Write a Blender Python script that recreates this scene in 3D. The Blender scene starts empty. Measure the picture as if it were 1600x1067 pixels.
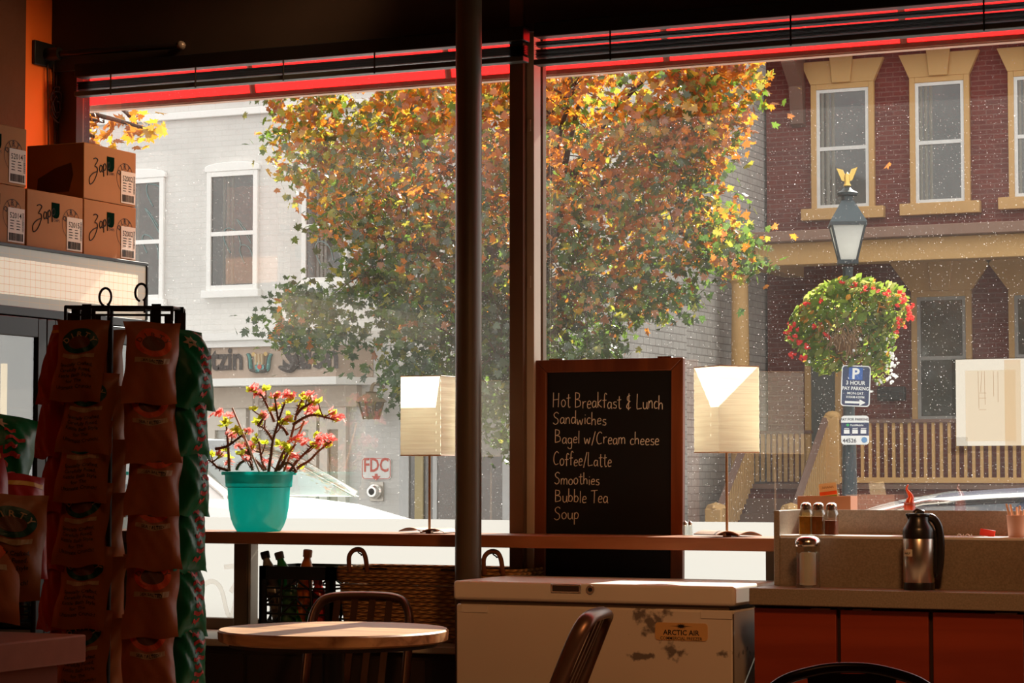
import bpy, bmesh, math, random
from mathutils import Vector, Matrix, Euler, noise
R=math.radians; pi=math.pi
SC=bpy.context.scene; COL=SC.collection
# ---------------- camera ----------------
F=3700.; CX,CY=800.,533.5; H=1.31; HOR=738.
AL=math.atan(F/8100.); PT=math.atan((HOR-CY)/F)
cam=bpy.data.cameras.new('camera'); cam.lens=F/1600*36; cam.sensor_width=36; cam.clip_end=300
co=bpy.data.objects.new('camera',cam); COL.objects.link(co)
co.location=(0,0,H); co.rotation_euler=(pi/2+PT,0,AL); SC.camera=co
# ---------------- world, sun, fill, exposure ----------------
w=bpy.data.worlds.new('world'); SC.world=w; w.use_nodes=True
bg=w.node_tree.nodes['Background']; bg.inputs[0].default_value=(1.0,.98,.95,1); bg.inputs[1].default_value=1.75
SUN_AZ=R(4.5); SUN_EL=R(36)
sl=bpy.data.lights.new('sun','SUN'); sl.energy=13; sl.angle=R(.55); sl.color=(1,.93,.82)
so=bpy.data.objects.new('sun',sl); COL.objects.link(so)
sdir=Vector((math.sin(SUN_AZ)*math.cos(SUN_EL),math.cos(SUN_AZ)*math.cos(SUN_EL),math.sin(SUN_EL)))
so.rotation_euler=sdir.to_track_quat('Z','Y').to_euler(); so.location=(2,20,14)
rl=bpy.data.lights.new('freezer_fill','SPOT'); rl.energy=190; rl.spot_size=R(46); rl.spot_blend=.9; rl.shadow_soft_size=.25; rl.color=(1,.45,.17)  # added unseen warm spot that brightens the freezer and cabinet fronts
ro=bpy.data.objects.new('freezer_fill',rl); COL.objects.link(ro); ro.location=(-.9,4.6,3.5)
ro.rotation_euler=(Vector((-.9,4.6,3.5))-Vector((-2.9,8.2,.8))).to_track_quat('Z','Y').to_euler()
r2_=bpy.data.lights.new('room_fill','AREA'); r2_.energy=5; r2_.size=1.5; r2_.color=(1,.5,.22)  # weak warm fill added overhead, out of view, no fixture modelled
r3_=bpy.data.objects.new('room_fill',r2_); COL.objects.link(r3_); r3_.location=(-2.2,3.5,3.7)
r4_=bpy.data.lights.new('wall_fill','SPOT'); r4_.energy=75; r4_.spot_size=R(62); r4_.spot_blend=.8; r4_.shadow_soft_size=.2; r4_.color=(1,.60,.30)  # added out-of-view spot to lift the orange wall and carton faces
r5_=bpy.data.objects.new('wall_fill',r4_); COL.objects.link(r5_); r5_.location=(-4.4,8.62,3.75)
r5_.rotation_euler=(Vector((-4.4,8.62,3.75))-Vector((-6.2,8.55,2.4))).to_track_quat('Z','Y').to_euler()
vs=SC.view_settings; vs.view_transform='Standard'; vs.look='None'; vs.exposure=.12; vs.gamma=1; vs.use_curve_mapping=False
try:
    SC.cycles.use_denoising=True; SC.cycles.max_bounces=12; SC.cycles.transparent_max_bounces=24
    SC.cycles.transmission_bounces=8; SC.cycles.diffuse_bounces=6; SC.cycles.sample_clamp_indirect=6; SC.cycles.caustics_reflective=False; SC.cycles.caustics_refractive=False
except Exception: pass
# ---------------- geometry of view: a pixel's ray met with a real plane ----------------
ca,sa=math.cos(AL),math.sin(AL)
VF=Vector((-sa*math.cos(PT),ca*math.cos(PT),math.sin(PT))); VR=Vector((ca,sa,0)); VU=VR.cross(VF); CAMP=Vector((0,0,H))
def ray(px,py): return VF+VR*((px-CX)/F)-VU*((py-CY)/F)
def on(ax,px,py,v):
    d=ray(px,py); return CAMP+d*((v-CAMP[ax])/d[ax])
def onY(px,py,Y): return on(1,px,py,Y)
def at(px,py,dep): return CAMP+ray(px,py)*dep
# ---------------- materials ----------------
MATS={}
def nt(name):
    m=bpy.data.materials.new(name); m.use_nodes=True
    t=m.node_tree; b=t.nodes['Principled BSDF']; return m,t,b
def c4(c): return (c[0],c[1],c[2],1)
def M(name,col,rough=.55,metal=0,var=.12,scale=6,bump=0,bscale=None,spec=.4,stretch=None):
    if name in MATS: return MATS[name]
    m,t,b=nt(name); N=t.nodes; L=t.links
    b.inputs['Roughness'].default_value=rough; b.inputs['Metallic'].default_value=metal
    b.inputs['Specular IOR Level'].default_value=spec
    tc=N.new('ShaderNodeTexCoord'); mp=N.new('ShaderNodeMapping'); L.new(tc.outputs['Object'],mp.inputs[0])
    if stretch: mp.inputs['Scale'].default_value=stretch
    nz=N.new('ShaderNodeTexNoise'); nz.inputs['Scale'].default_value=scale; nz.inputs['Detail'].default_value=5
    L.new(mp.outputs[0],nz.inputs['Vector'])
    cr=N.new('ShaderNodeMix'); cr.data_type='RGBA'
    cr.inputs[6].default_value=c4([x*(1-var) for x in col]); cr.inputs[7].default_value=c4([min(1,x*(1+var)) for x in col])
    L.new(nz.outputs[0],cr.inputs[0]); L.new(cr.outputs[2],b.inputs['Base Color'])
    if bump:
        bp=N.new('ShaderNodeBump'); bp.inputs['Strength'].default_value=bump; bp.inputs['Distance'].default_value=.01
        n2=nz
        if bscale:
            n2=N.new('ShaderNodeTexNoise'); n2.inputs['Scale'].default_value=bscale; L.new(mp.outputs[0],n2.inputs['Vector'])
        L.new(n2.outputs[0],bp.inputs['Height']); L.new(bp.outputs[0],b.inputs['Normal'])
    MATS[name]=m; return m
def wood(name,c1,c2,scale=3,rough=.4,axis='X',spec=.4):
    if name in MATS: return MATS[name]
    m,t,b=nt(name); N=t.nodes; L=t.links
    tc=N.new('ShaderNodeTexCoord'); mp=N.new('ShaderNodeMapping'); L.new(tc.outputs['Object'],mp.inputs[0])
    mp.inputs['Scale'].default_value={'X':(.25,2.5,2.5),'Y':(2.5,.25,2.5),'Z':(2.5,2.5,.25)}[axis]
    nz=N.new('ShaderNodeTexNoise'); nz.inputs['Scale'].default_value=scale*2; nz.inputs['Detail'].default_value=8; nz.inputs['Distortion'].default_value=1.2
    L.new(mp.outputs[0],nz.inputs['Vector'])
    r=N.new('ShaderNodeValToRGB'); r.color_ramp.elements[0].position=.35; r.color_ramp.elements[1].position=.68
    r.color_ramp.elements[0].color=c4(c1); r.color_ramp.elements[1].color=c4(c2)
    L.new(nz.outputs[0],r.inputs[0]); L.new(r.outputs[0],b.inputs['Base Color'])
    b.inputs['Roughness'].default_value=rough; b.inputs['Specular IOR Level'].default_value=spec
    bp=N.new('ShaderNodeBump'); bp.inputs['Strength'].default_value=.08; L.new(nz.outputs[0],bp.inputs['Height']); L.new(bp.outputs[0],b.inputs['Normal'])
    MATS[name]=m; return m
def brick(name,c1,c2,mortar,plane='XZ',bw=.21,rh=.075,rough=.85,ms=.01,bump=.5):
    m,t,b=nt(name); N=t.nodes; L=t.links
    tc=N.new('ShaderNodeTexCoord'); s=N.new('ShaderNodeSeparateXYZ'); k=N.new('ShaderNodeCombineXYZ')
    L.new(tc.outputs['Object'],s.inputs[0]); L.new(s.outputs[plane[0]],k.inputs[0]); L.new(s.outputs['Z'],k.inputs[1])
    bt=N.new('ShaderNodeTexBrick'); bt.inputs['Scale'].default_value=1; bt.inputs['Brick Width'].default_value=bw; bt.inputs['Row Height'].default_value=rh; bt.inputs['Mortar Size'].default_value=ms
    bt.inputs['Color1'].default_value=c4(c1); bt.inputs['Color2'].default_value=c4(c2); bt.inputs['Mortar'].default_value=c4(mortar)
    L.new(k.outputs[0],bt.inputs['Vector'])
    nz=N.new('ShaderNodeTexNoise'); nz.inputs['Scale'].default_value=1.3; nz.inputs['Detail'].default_value=6; L.new(tc.outputs['Object'],nz.inputs['Vector'])
    mx=N.new('ShaderNodeMix'); mx.data_type='RGBA'; mx.blend_type='MULTIPLY'; mx.inputs[0].default_value=.35
    L.new(bt.outputs[0],mx.inputs[6]); L.new(nz.outputs[0],mx.inputs[7]); L.new(mx.outputs[2],b.inputs['Base Color'])
    b.inputs['Roughness'].default_value=rough
    bp=N.new('ShaderNodeBump'); bp.inputs['Strength'].default_value=bump; bp.inputs['Distance'].default_value=.01; bp.invert=True
    L.new(bt.outputs['Fac'],bp.inputs['Height']); L.new(bp.outputs[0],b.inputs['Normal'])
    return m
def transl(name,dcol,tcol,fac,wave=0,gloss=0):
    m,t,b=nt(name); N=t.nodes; L=t.links; N.remove(b); out=N['Material Output']
    d=N.new('ShaderNodeBsdfDiffuse'); d.inputs[0].default_value=c4(dcol)
    r=N.new('ShaderNodeBsdfTranslucent'); r.inputs[0].default_value=c4(tcol)
    mx=N.new('ShaderNodeMixShader'); mx.inputs[0].default_value=fac; L.new(d.outputs[0],mx.inputs[1]); L.new(r.outputs[0],mx.inputs[2])
    if wave:
        tc=N.new('ShaderNodeTexCoord'); mp=N.new('ShaderNodeMapping'); mp.inputs['Scale'].default_value=(6,6,wave); L.new(tc.outputs['Object'],mp.inputs[0])
        nz=N.new('ShaderNodeTexNoise'); nz.inputs['Scale'].default_value=1; nz.inputs['Detail'].default_value=4; L.new(mp.outputs[0],nz.inputs['Vector'])
        ramp=N.new('ShaderNodeMix'); ramp.data_type='RGBA'; ramp.inputs[6].default_value=c4([x*.62 for x in tcol]); ramp.inputs[7].default_value=c4([min(1,x*1.2) for x in tcol])
        L.new(nz.outputs[0],ramp.inputs[0]); L.new(ramp.outputs[2],r.inputs[0])
        bp=N.new('ShaderNodeBump'); bp.inputs['Strength'].default_value=.6; bp.inputs['Distance'].default_value=.004
        L.new(nz.outputs[0],bp.inputs['Height']); L.new(bp.outputs[0],d.inputs['Normal'])
    o=mx
    if gloss:
        g=N.new('ShaderNodeBsdfGlossy'); g.inputs['Roughness'].default_value=.3; m2=N.new('ShaderNodeMixShader'); m2.inputs[0].default_value=gloss
        L.new(mx.outputs[0],m2.inputs[1]); L.new(g.outputs[0],m2.inputs[2]); o=m2
    L.new(o.outputs[0],out.inputs[0]); return m
def pane_mat(name,refl=.08,tint=(1,1,1),dirt=0,rough=0):
    m,t,b=nt(name); N=t.nodes; L=t.links; N.remove(b); out=N['Material Output']
    tr=N.new('ShaderNodeBsdfTransparent'); tr.inputs[0].default_value=c4(tint)
    g=N.new('ShaderNodeBsdfGlossy'); g.inputs['Roughness'].default_value=rough
    lw=N.new('ShaderNodeLayerWeight'); lw.inputs[0].default_value=.5
    p=N.new('ShaderNodeMath'); p.operation='POWER'; p.inputs[1].default_value=5; L.new(lw.outputs['Facing'],p.inputs[0])
    a=N.new('ShaderNodeMath'); a.operation='MULTIPLY_ADD'; a.inputs[1].default_value=1-refl; a.inputs[2].default_value=refl; L.new(p.outputs[0],a.inputs[0])
    mx=N.new('ShaderNodeMixShader'); L.new(a.outputs[0],mx.inputs[0]); L.new(tr.outputs[0],mx.inputs[1]); L.new(g.outputs[0],mx.inputs[2]); o=mx
    if dirt:
        tc=N.new('ShaderNodeTexCoord')
        n1=N.new('ShaderNodeTexNoise'); n1.inputs['Scale'].default_value=1.6; n1.inputs['Detail'].default_value=4; L.new(tc.outputs['Object'],n1.inputs['Vector'])
        hz=N.new('ShaderNodeMapRange'); hz.inputs[1].default_value=.35; hz.inputs[2].default_value=.75; hz.inputs[3].default_value=dirt*.5; hz.inputs[4].default_value=dirt*1.6; L.new(n1.outputs[0],hz.inputs[0])
        tot=hz
        for sc,th,amt in ((110,.13,.33),(48,.074,.52),(17,.035,.55)):
            v=N.new('ShaderNodeTexVoronoi'); v.inputs['Scale'].default_value=sc; L.new(tc.outputs['Object'],v.inputs['Vector'])
            lt=N.new('ShaderNodeMath'); lt.operation='LESS_THAN'; lt.inputs[1].default_value=th; L.new(v.outputs['Distance'],lt.inputs[0])
            sepc=N.new('ShaderNodeSeparateColor'); L.new(v.outputs['Color'],sepc.inputs[0])
            ml=N.new('ShaderNodeMath'); ml.operation='MULTIPLY'; L.new(lt.outputs[0],ml.inputs[0]); L.new(sepc.outputs[0],ml.inputs[1])
            m3=N.new('ShaderNodeMath'); m3.operation='MULTIPLY_ADD'; m3.inputs[1].default_value=amt; L.new(ml.outputs[0],m3.inputs[0]); L.new(tot.outputs[0],m3.inputs[2]); tot=m3
        ts=N.new('ShaderNodeBsdfTranslucent'); ts.inputs[0].default_value=(1,.98,.95,1)
        m2=N.new('ShaderNodeMixShader'); L.new(tot.outputs[0],m2.inputs[0]); L.new(mx.outputs[0],m2.inputs[1]); L.new(ts.outputs[0],m2.inputs[2]); o=m2
    L.new(o.outputs[0],out.inputs[0]); return m
# ---------------- mesh builder ----------------
ROOTM={}
class MB:
    def __init__(s): s.v=[]; s.f=[]; s.m=[]; s.mi=0; s.X=None
    def add(s,vs,fs):
        o=len(s.v)
        for p in vs:
            p=Vector(p); s.v.append(s.X@p if s.X else p)
        for f in fs: s.f.append([o+i for i in f]); s.m.append(s.mi)
        return s
    def box(s,x0,y0,z0,x1,y1,z1):
        return s.add([(x0,y0,z0),(x1,y0,z0),(x1,y1,z0),(x0,y1,z0),(x0,y0,z1),(x1,y0,z1),(x1,y1,z1),(x0,y1,z1)],
          [(0,3,2,1),(4,5,6,7),(0,1,5,4),(1,2,6,5),(2,3,7,6),(3,0,4,7)])
    def tube(s,pts,r,n=8,cap=True,flat=1.0):
        pts=[Vector(p) for p in pts]; k=len(pts); rs=r if isinstance(r,(list,tuple)) else [r]*k
        vs=[];fs=[]; prev=None
        for i,p in enumerate(pts):
            d=(pts[min(i+1,k-1)]-pts[max(i-1,0)]).normalized()
            if prev is None:
                a=Vector((0,0,1)) if abs(d.z)<.9 else Vector((1,0,0)); u=d.cross(a).normalized()
            else:
                u=(prev-d*prev.dot(d)); u=u.normalized() if u.length>1e-6 else d.orthogonal().normalized()
            prev=u; w_=d.cross(u)
            for j in range(n):
                t=2*pi*j/n; vs.append(p+(u*math.cos(t)+w_*math.sin(t)*flat)*rs[i])
        for i in range(k-1):
            for j in range(n):
                a=i*n+j; b=i*n+(j+1)%n; fs.append((a,b,b+n,a+n))
        if cap: fs.append(tuple(range(n))[::-1]); fs.append(tuple(range((k-1)*n,k*n)))
        return s.add(vs,fs)
    def cyl(s,p0,p1,r0,r1=None,n=16): return s.tube([p0,p1],[r0,r0 if r1 is None else r1],n)
    def lathe(s,prof,n=24,c=(0,0,0),sx=1,sy=1):
        vs=[];fs=[];k=len(prof)
        for r,z in prof:
            for j in range(n):
                t=2*pi*j/n; vs.append((c[0]+r*sx*math.cos(t),c[1]+r*sy*math.sin(t),c[2]+z))
        for i in range(k-1):
            for j in range(n):
                a=i*n+j;b=i*n+(j+1)%n; fs.append((a,b,b+n,a+n))
        if prof[0][0]>1e-5: fs.append(tuple(range(n))[::-1])
        if prof[-1][0]>1e-5: fs.append(tuple(range((k-1)*n,k*n)))
        return s.add(vs,fs)
    def sphere(s,c,r,n=12,sc=(1,1,1)):
        return s.lathe([(r*math.sin(pi*i/ (n//2)) if 0<i<n//2 else 1e-6,-r*math.cos(pi*i/(n//2))*sc[2]) for i in range(n//2+1)],n,c,sc[0],sc[1])
    def prism(s,poly,o,u,v,wv):
        o,u,v,wv=map(Vector,(o,u,v,wv)); n=len(poly)
        vs=[o+u*a+v*b for a,b in poly]+[o+u*a+v*b+wv for a,b in poly]
        return s.add(vs,[tuple(range(n))[::-1],tuple(range(n,2*n))]+[(i,(i+1)%n,(i+1)%n+n,i+n) for i in range(n)])
    def grid(s,fn,nu,nv):
        vs=[fn(i/nu,j/nv) for j in range(nv+1) for i in range(nu+1)]
        return s.add(vs,[(j*(nu+1)+i,j*(nu+1)+i+1,(j+1)*(nu+1)+i+1,(j+1)*(nu+1)+i) for j in range(nv) for i in range(nu)])
    def text(s,st,size,o,u=(1,0,0),v=(0,0,1),al='C',sx=1,warp=None,bold=0):
        vs,fs=textgeo(st,bold); x0=min(p[0] for p in vs); x1=max(p[0] for p in vs)
        off={'C':-(x0+x1)/2,'L':-x0,'R':-x1}[al]; o,u,v=map(Vector,(o,u,v))
        if warp: return s.add([warp((p[0]+off)*size*sx,p[1]*size) for p in vs],fs)
        return s.add([o+u*((p[0]+off)*size*sx)+v*(p[1]*size) for p in vs],fs)
    def arctext(s,st,size,o,u,v,rad,a0,a1,warp=None,bold=0):
        o,u,v=map(Vector,(o,u,v)); n=len(st)
        for i,ch in enumerate(st):
            a=R(a0+(a1-a0)*(i/(n-1) if n>1 else .5)); vs,fs=textgeo(ch,bold); xm=(min(p[0] for p in vs)+max(p[0] for p in vs))/2
            er=(math.cos(a),math.sin(a)); et=(math.sin(a),-math.cos(a)); q=[]
            for p in vs:
                x=(p[0]-xm)*size; y=p[1]*size; X=er[0]*(rad+y)+et[0]*x; Y=er[1]*(rad+y)+et[1]*x
                q.append(warp(X,Y) if warp else o+u*X+v*Y)
            s.add(q,fs)
        return s
    def build(s,name,mats,parent=None,world=False,smooth=None,bevel=0,seg=2):
        if not isinstance(mats,(list,tuple)): mats=[mats]
        vs=s.v
        if world and parent is not None:
            I=ROOTM[parent.name].inverted(); vs=[I@p for p in vs]
        me=bpy.data.meshes.new(name); me.from_pydata([tuple(p) for p in vs],[],s.f)
        for m in mats: me.materials.append(m)
        if len(mats)>1: me.polygons.foreach_set('material_index',s.m)
        if smooth is not None:
            me.polygons.foreach_set('use_smooth',[True]*len(me.polygons))
            if smooth<180: me.set_sharp_from_angle(angle=R(smooth))
        me.update(); o=bpy.data.objects.new(name,me); COL.objects.link(o)
        if parent is not None: o.parent=parent
        if bevel:
            b=o.modifiers.new('bevel','BEVEL'); b.width=bevel; b.segments=seg; b.limit_method='ANGLE'; b.angle_limit=R(40)
            if smooth is None:
                me.polygons.foreach_set('use_smooth',[True]*len(me.polygons)); me.set_sharp_from_angle(angle=R(50))
        return o
TG={}
def textgeo(st,bold=0):
    k=(st,bold)
    if k not in TG:
        c=bpy.data.curves.new('t','FONT'); c.body=st; c.size=1; c.offset=bold; c.resolution_u=2; c.fill_mode='FRONT'
        o=bpy.data.objects.new('t',c); me=bpy.data.meshes.new_from_object(o)
        TG[k]=([tuple(v.co) for v in me.vertices],[tuple(p.vertices) for p in me.polygons])
        bpy.data.objects.remove(o); bpy.data.curves.remove(c); bpy.data.meshes.remove(me)
    return TG[k]
def tag(o,label,cat,group=None,kind=None):
    if label: o['label']=label
    if cat: o['category']=cat
    if group: o['group']=group
    if kind: o['kind']=kind
    return o
def root(name,label,cat,loc=(0,0,0),rz=0,group=None):
    o=bpy.data.objects.new(name,None); o.empty_display_size=.1; COL.objects.link(o); o.location=loc; o.rotation_euler=(0,0,rz)
    ROOTM[o.name]=Matrix.Translation(Vector(loc))@Matrix.Rotation(rz,4,'Z'); return tag(o,label,cat,group)
def struct(name): 
    o=bpy.data.objects.new(name,None); COL.objects.link(o); o['kind']='structure'; ROOTM[o.name]=Matrix(); return o
def sbuild(mb,name,mat,**k):
    o=mb.build(name,mat,**k); o['kind']='structure'; return o
def dup(o,loc,rot,label,group=None):
    kids={}
    def rec(x,par):
        c=x.copy(); COL.objects.link(c)
        if par is not None: c.parent=par
        for ch in x.children: rec(ch,c)
        return c
    r=rec(o,None); r.location=loc; r.rotation_euler=rot; r['label']=label
    if group: r['group']=group
    return r
def smoothpts(pts,k=4):
    pts=[Vector(p) for p in pts]
    if len(pts)<3: return pts
    out=[]
    for i in range(len(pts)-1):
        p0=pts[max(i-1,0)];p1=pts[i];p2=pts[i+1];p3=pts[min(i+2,len(pts)-1)]
        for j in range(k):
            t=j/k; out.append(.5*((2*p1)+(p2-p0)*t+(2*p0-5*p1+4*p2-p3)*t*t+(3*p1-p0-3*p2+p3)*t**3))
    out.append(pts[-1]); return out
BLACK=M('black_metal',(.008,.007,.006),.45); CHROME=M('chrome',(.75,.72,.68),.18,1,var=.03); INK=M('ink',(.012,.010,.010),.7,var=.02)
# ---------------- room shell ----------------
GY=9.05                       # window glass plane
XL=onY(95,150,8.98).x         # left wall
XR=2.2; ZC=4.0; ZB=.62; LEDGE_Y=8.5
M_dark=M('dark_plaster',(.10,.045,.022),.8,bump=.15,bscale=40)
M_orange=M('orange_plaster',(.93,.17,.015),.7,var=.06,scale=3,bump=.1,bscale=60)
M_frame=M('bronze_frame',(.16,.10,.055),.45,.3)
sbuild(MB().box(XL-.3,-3,-.1,XR+.2,9.1,0),'floor',wood('floor_wood',(.10,.05,.025),(.2,.11,.06),2))
sbuild(MB().box(XL-.3,-3,ZC,XR+.2,9.3,ZC+.2),'ceiling',M_dark)
sbuild(MB().box(XL-.2,-3,0,XL,9.1,ZC),'wall_left',M_orange)
sbuild(MB().box(XR,-3,0,XR+.2,9.1,ZC),'wall_right',M('warm_plaster',(.45,.22,.10),.8))
sbuild(MB().box(XL-.2,-3.2,0,XR+.2,-3,ZC),'wall_back',M('warm_plaster',(.45,.22,.10),.8))
zt=3.32
wl=onY(125,300,GY).x; wm0=onY(808,400,8.98).x; wm1=onY(845,400,9.0).x
b=MB().box(XL-.2,LEDGE_Y,-.1,-3.98,9.12,ZB-.03)
b.box(-3.979,8.78,-.1,XR+.2,9.12,ZB-.03)
b.box(XL-.2,8.95,zt,XR+.2,9.15,ZC)
b.box(XL-.2,8.905,onY(122,118,8.86).z+.035,XR+.2,8.949,ZC)
b.box(XL-.2,8.98,ZB-.03,wl-.02,9.15,zt)
for i in range(8): b.box(-6.2+i*.28,LEDGE_Y-.012,.02,-6.2+i*.28+.262,LEDGE_Y,ZB-.06)
sbuild(b,'wall_front',M('dark_paint_panel',(.035,.022,.016),.6))
sbuild(MB().box(XL,LEDGE_Y-.03,ZB-.03,-3.97,9.02,ZB).box(-3.9695,8.76,ZB-.03,XR,9.02,ZB),'trim_1',M('pale_ledge',(.55,.5,.42),.5),bevel=.006)
# pilaster of rougher darker plaster at the near end of the orange wall
px_=on(0,40,100,XL+.06)
sbuild(MB().box(XL-.1,px_.y-1.2,0,XL+.06,px_.y,ZC),'trim_2',M('rough_brown_plaster',(.095,.028,.008),.9,var=.35,scale=4,bump=.5,bscale=25))
# windows
GLASS=pane_mat('dusty_glass',.13,(.97,.99,.98),dirt=.011)
FILM=transl('frosted_film',(.5,.5,.5),(.25,.252,.25),.85)
FILMZ=transl('frosted_film_mark',(.5,.5,.5),(.97,.95,.93),.97)
zfilm=onY(760,812,GY).z
xr_=XR-.03
def window(n,x0,x1,left_lit):
    r=struct('window_%d'%n)
    f=MB(); t=.035
    f.box(x0-.06,9.02,ZB,x0,9.06,zt); f.box(x1,8.99,ZB,x1+.02,9.06,zt); f.box(x0,8.99,ZB,x1,9.11,ZB+.05); f.box(x0,8.99,zt-.05,x1,9.11,zt)
    f.build('window_frame',M_frame,r,bevel=.004)
    MB().add([(x0,GY,ZB+.05),(x1,GY,ZB+.05),(x1,GY,zt-.05),(x0,GY,zt-.05)],[(0,1,2,3)]).build('window_glass',GLASS,r)
    MB().add([(x0,GY-.004,ZB+.05),(x1,GY-.004,ZB+.05),(x1,GY-.004,zfilm),(x0,GY-.004,zfilm)],[(0,1,2,3)]).build('frosted_film',FILM,r)
    return r
w1=window(1,wl+.012,wm0,0); w2=window(2,wm1,xr_,0)
# painted script letter seen through the film
z=MB()
for st in ([(350,886),(372,884),(381,886),(372,905),(360,925)],[(312,918),(330,908),(345,920),(355,958),(362,960),(370,935),(384,938)]):
    z.tube([onY(a,c,GY-.008) for a,c in [(p.x,p.y) for p in smoothpts([(a,c,0) for a,c in st])]],.012,6,flat=1)
for v in z.v: v.y=GY-.006+(v.y-GY+.008)*.1
z.build('film_lettering',FILMZ,w1)
# mullion post between the two panes
sbuild(MB().box(wm0,8.9,ZB,wm1-.035,9.1,zt),'trim_3',M('brown_mullion',(.12,.06,.03),.5),bevel=.004)
m_=MB().box(wm1-.035,8.93,ZB,wm1,9.0,zt)
for yy in (195,440): 
    zz=onY(832,yy,8.92).z; m_.box(wm1-.03,8.925,zz-.025,wm1-.012,8.93,zz+.025)
sbuild(m_,'trim_4',M('lit_edge_tint',(.5,.42,.33),.5),bevel=.003)  # light catching the mullion's side edge is put in as paler colour
sbuild(MB().box(XL+.001,8.93,ZB,onY(119,200,8.93).x,8.98,zt),'trim_5',M('olive_jamb',(.05,.035,.02),.6))
# lower posts under the bar between film panes
# ---------------- awning outside ----------------
ay=9.40
az=onY(845,116,ay).z
aw=root('awning','red fabric awning with brown front bar above the shop window','awning',(-4,9.2,az))
x0,x1=-9.5,3.2
AW=transl('awning_fabric',(.75,.012,.010),(1.0,.012,.012),.9)
MB().grid(lambda u,v:(x0+(x1-x0)*u,ay-.02-(ay-9.20)*v,az+.011+.66*v-.01*math.sin(pi*v)),24,6).build('fabric',AW,aw,world=True)
MB().box(x0,ay-.03,az-.013,x1,ay+.02,az+.011).build('front_bar',M('awning_bar',(.42,.22,.13),.6,var=.35,scale=30),aw,world=True,bevel=.004)
MB().box(x0,ay-.025,az-.018,x1,ay+.02,az-.0125).build('bar_lip',M('awning_lip',(.75,.5,.38),.5),aw,world=True)
for p in (400,705,1045,1415,1790,2170):
    q=onY(p,110,ay).x
    MB().tube([(q,ay-.02,az+.01),(q,9.21,az+.63)],.017,6).build('rib',M('awning_rib',(.35,.25,.18),.5),aw,world=True)
# ---------------- blinds ----------------
SL=M('black_slat',(.007,.0065,.007),.35,spec=.35)
def blind(name,label,xa,xb,ztop,zbot,gap,hole=99):
    r=root(name,label,'blind',((xa+xb)/2,8.86,zbot)); 
    MB().box(xa,8.83,ztop+gap,xb,8.9,ztop+gap+.06).build('headrail',SL,r,world=True,bevel=.004)
    s=MB(); n=11; h=(ztop-zbot-.03)/n
    for i in range(n):
        TT=1.2 if i!=hole-1 else .9; zz=zbot+.03+i*h*(1 if hole>90 else .92)+(.010 if i>=hole else 0); dy=.004*math.sin(i*2.1)
        s.add([(xa,8.835+dy,zz),(xb,8.835+dy,zz),(xb,8.86+dy,zz+h*TT),(xa,8.86+dy,zz+h*TT),(xb,8.885+dy,zz),(xa,8.885+dy,zz),(xb,8.86+dy,zz+h*.5),(xa,8.86+dy,zz+h*.5)],[(0,1,2,3),(3,2,4,5),(0,7,6,1),(7,5,4,6),(0,3,5,7),(1,6,4,2)])
    s.build('slats',SL,r,world=True)
    MB().box(xa,8.83,zbot,xb,8.89,zbot+.022).build('bottom_rail',M('blind_rail',(.06,.06,.055),.4),r,world=True,bevel=.003)
    k=5 if hole>90 else 8
    for i in range(k):
        x=xa+(xb-xa)*(i+.45)/k
        MB().tube([(x,8.825,ztop+gap),(x,8.825,zbot-.005)],.004,5).build('lift_cord',BLACK,r,world=True)
    return r
la=onY(122,118,8.86); lb=onY(122,152,8.86)
blind('window_blind','black slatted blind raised over the left window pane',la.x,onY(822,80,8.86).x,la.z-.03,lb.z,.017)
ra=onY(840,52,8.86); rb=onY(840,103,8.86)
bl2=blind('window_blind','black slatted blind raised over the right window pane beside the lamp post',onY(838,80,8.86).x,xr_,ra.z-.04,rb.z,.020,7)
# ---------------- support column ----------------
p=onY(732,500,8.42)
r=root('support_column','dark round steel column standing floor to ceiling left of chalkboard','column',(p.x,p.y,0))
MB().lathe([(.052,0),(.052,ZC)],28).build('shaft',M('painted_steel',(.085,.06,.035),.38,.2,spec=.6),r,smooth=40)
MB().lathe([(.10,0),(.10,.012),(.06,.03)],24).build('base_flange',M_dark,r,smooth=40)
# ---------------- black rod bracket on the orange wall ----------------
q=on(0,72,87,XL); 
r=root('wall_rod','black rod sticking out from square plate on the orange wall','wall bracket',(XL,q.y,q.z))
MB().box(0,-.11,-.055,.018,.05,.055).build('mount_plate',BLACK,r,bevel=.004)
e=onY(283,71,q.y+.02)-Vector(r.location)
MB().tube([(0,-.02,0),(.09,-.02,.0)],.03,14).build('socket',BLACK,r,smooth=40)
MB().tube([(.05,-.02,0),tuple(e)],.014,12).build('rod',M('dark_gloss_rod',(.03,.02,.018),.3,.5),r,smooth=60)
MB().sphere(tuple(e),.021,12).build('end_cap',M('rod_cap',(.25,.2,.17),.35,.3),r,smooth=180)
rnd=random.Random(5)
r=root('coiled_cord','thin dark cords coiled and hanging on the orange wall','cord',(XL+.02,q.y,q.z-.55))
for k,(dx,amp) in enumerate(((74,0),(83,.004),(88,.006))):
    a=on(0,dx,100,XL+.02); c=on(0,dx+2,232,XL+.02)
    MB().tube(smoothpts([a+(c-a)*t+Vector((0,rnd.uniform(-1,1)*amp,0)) for t in (0,.25,.5,.75,1)]),.004,5).build('strand',M('cord_brown',(.05,.02,.01),.7),r,world=True,smooth=180)
pts=[]
c0=on(0,86,152,XL+.03)
for i in range(34):
    t=i*.62; pts.append(c0+Vector((rnd.uniform(0,.015),.030*math.cos(t)+rnd.uniform(-.008,.008),.055*math.sin(t)-i*.0022)))
MB().tube(smoothpts(pts,3),.0035,5).build('coil',M('cord_brown',(.05,.02,.01),.7),r,world=True,smooth=180)
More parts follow.
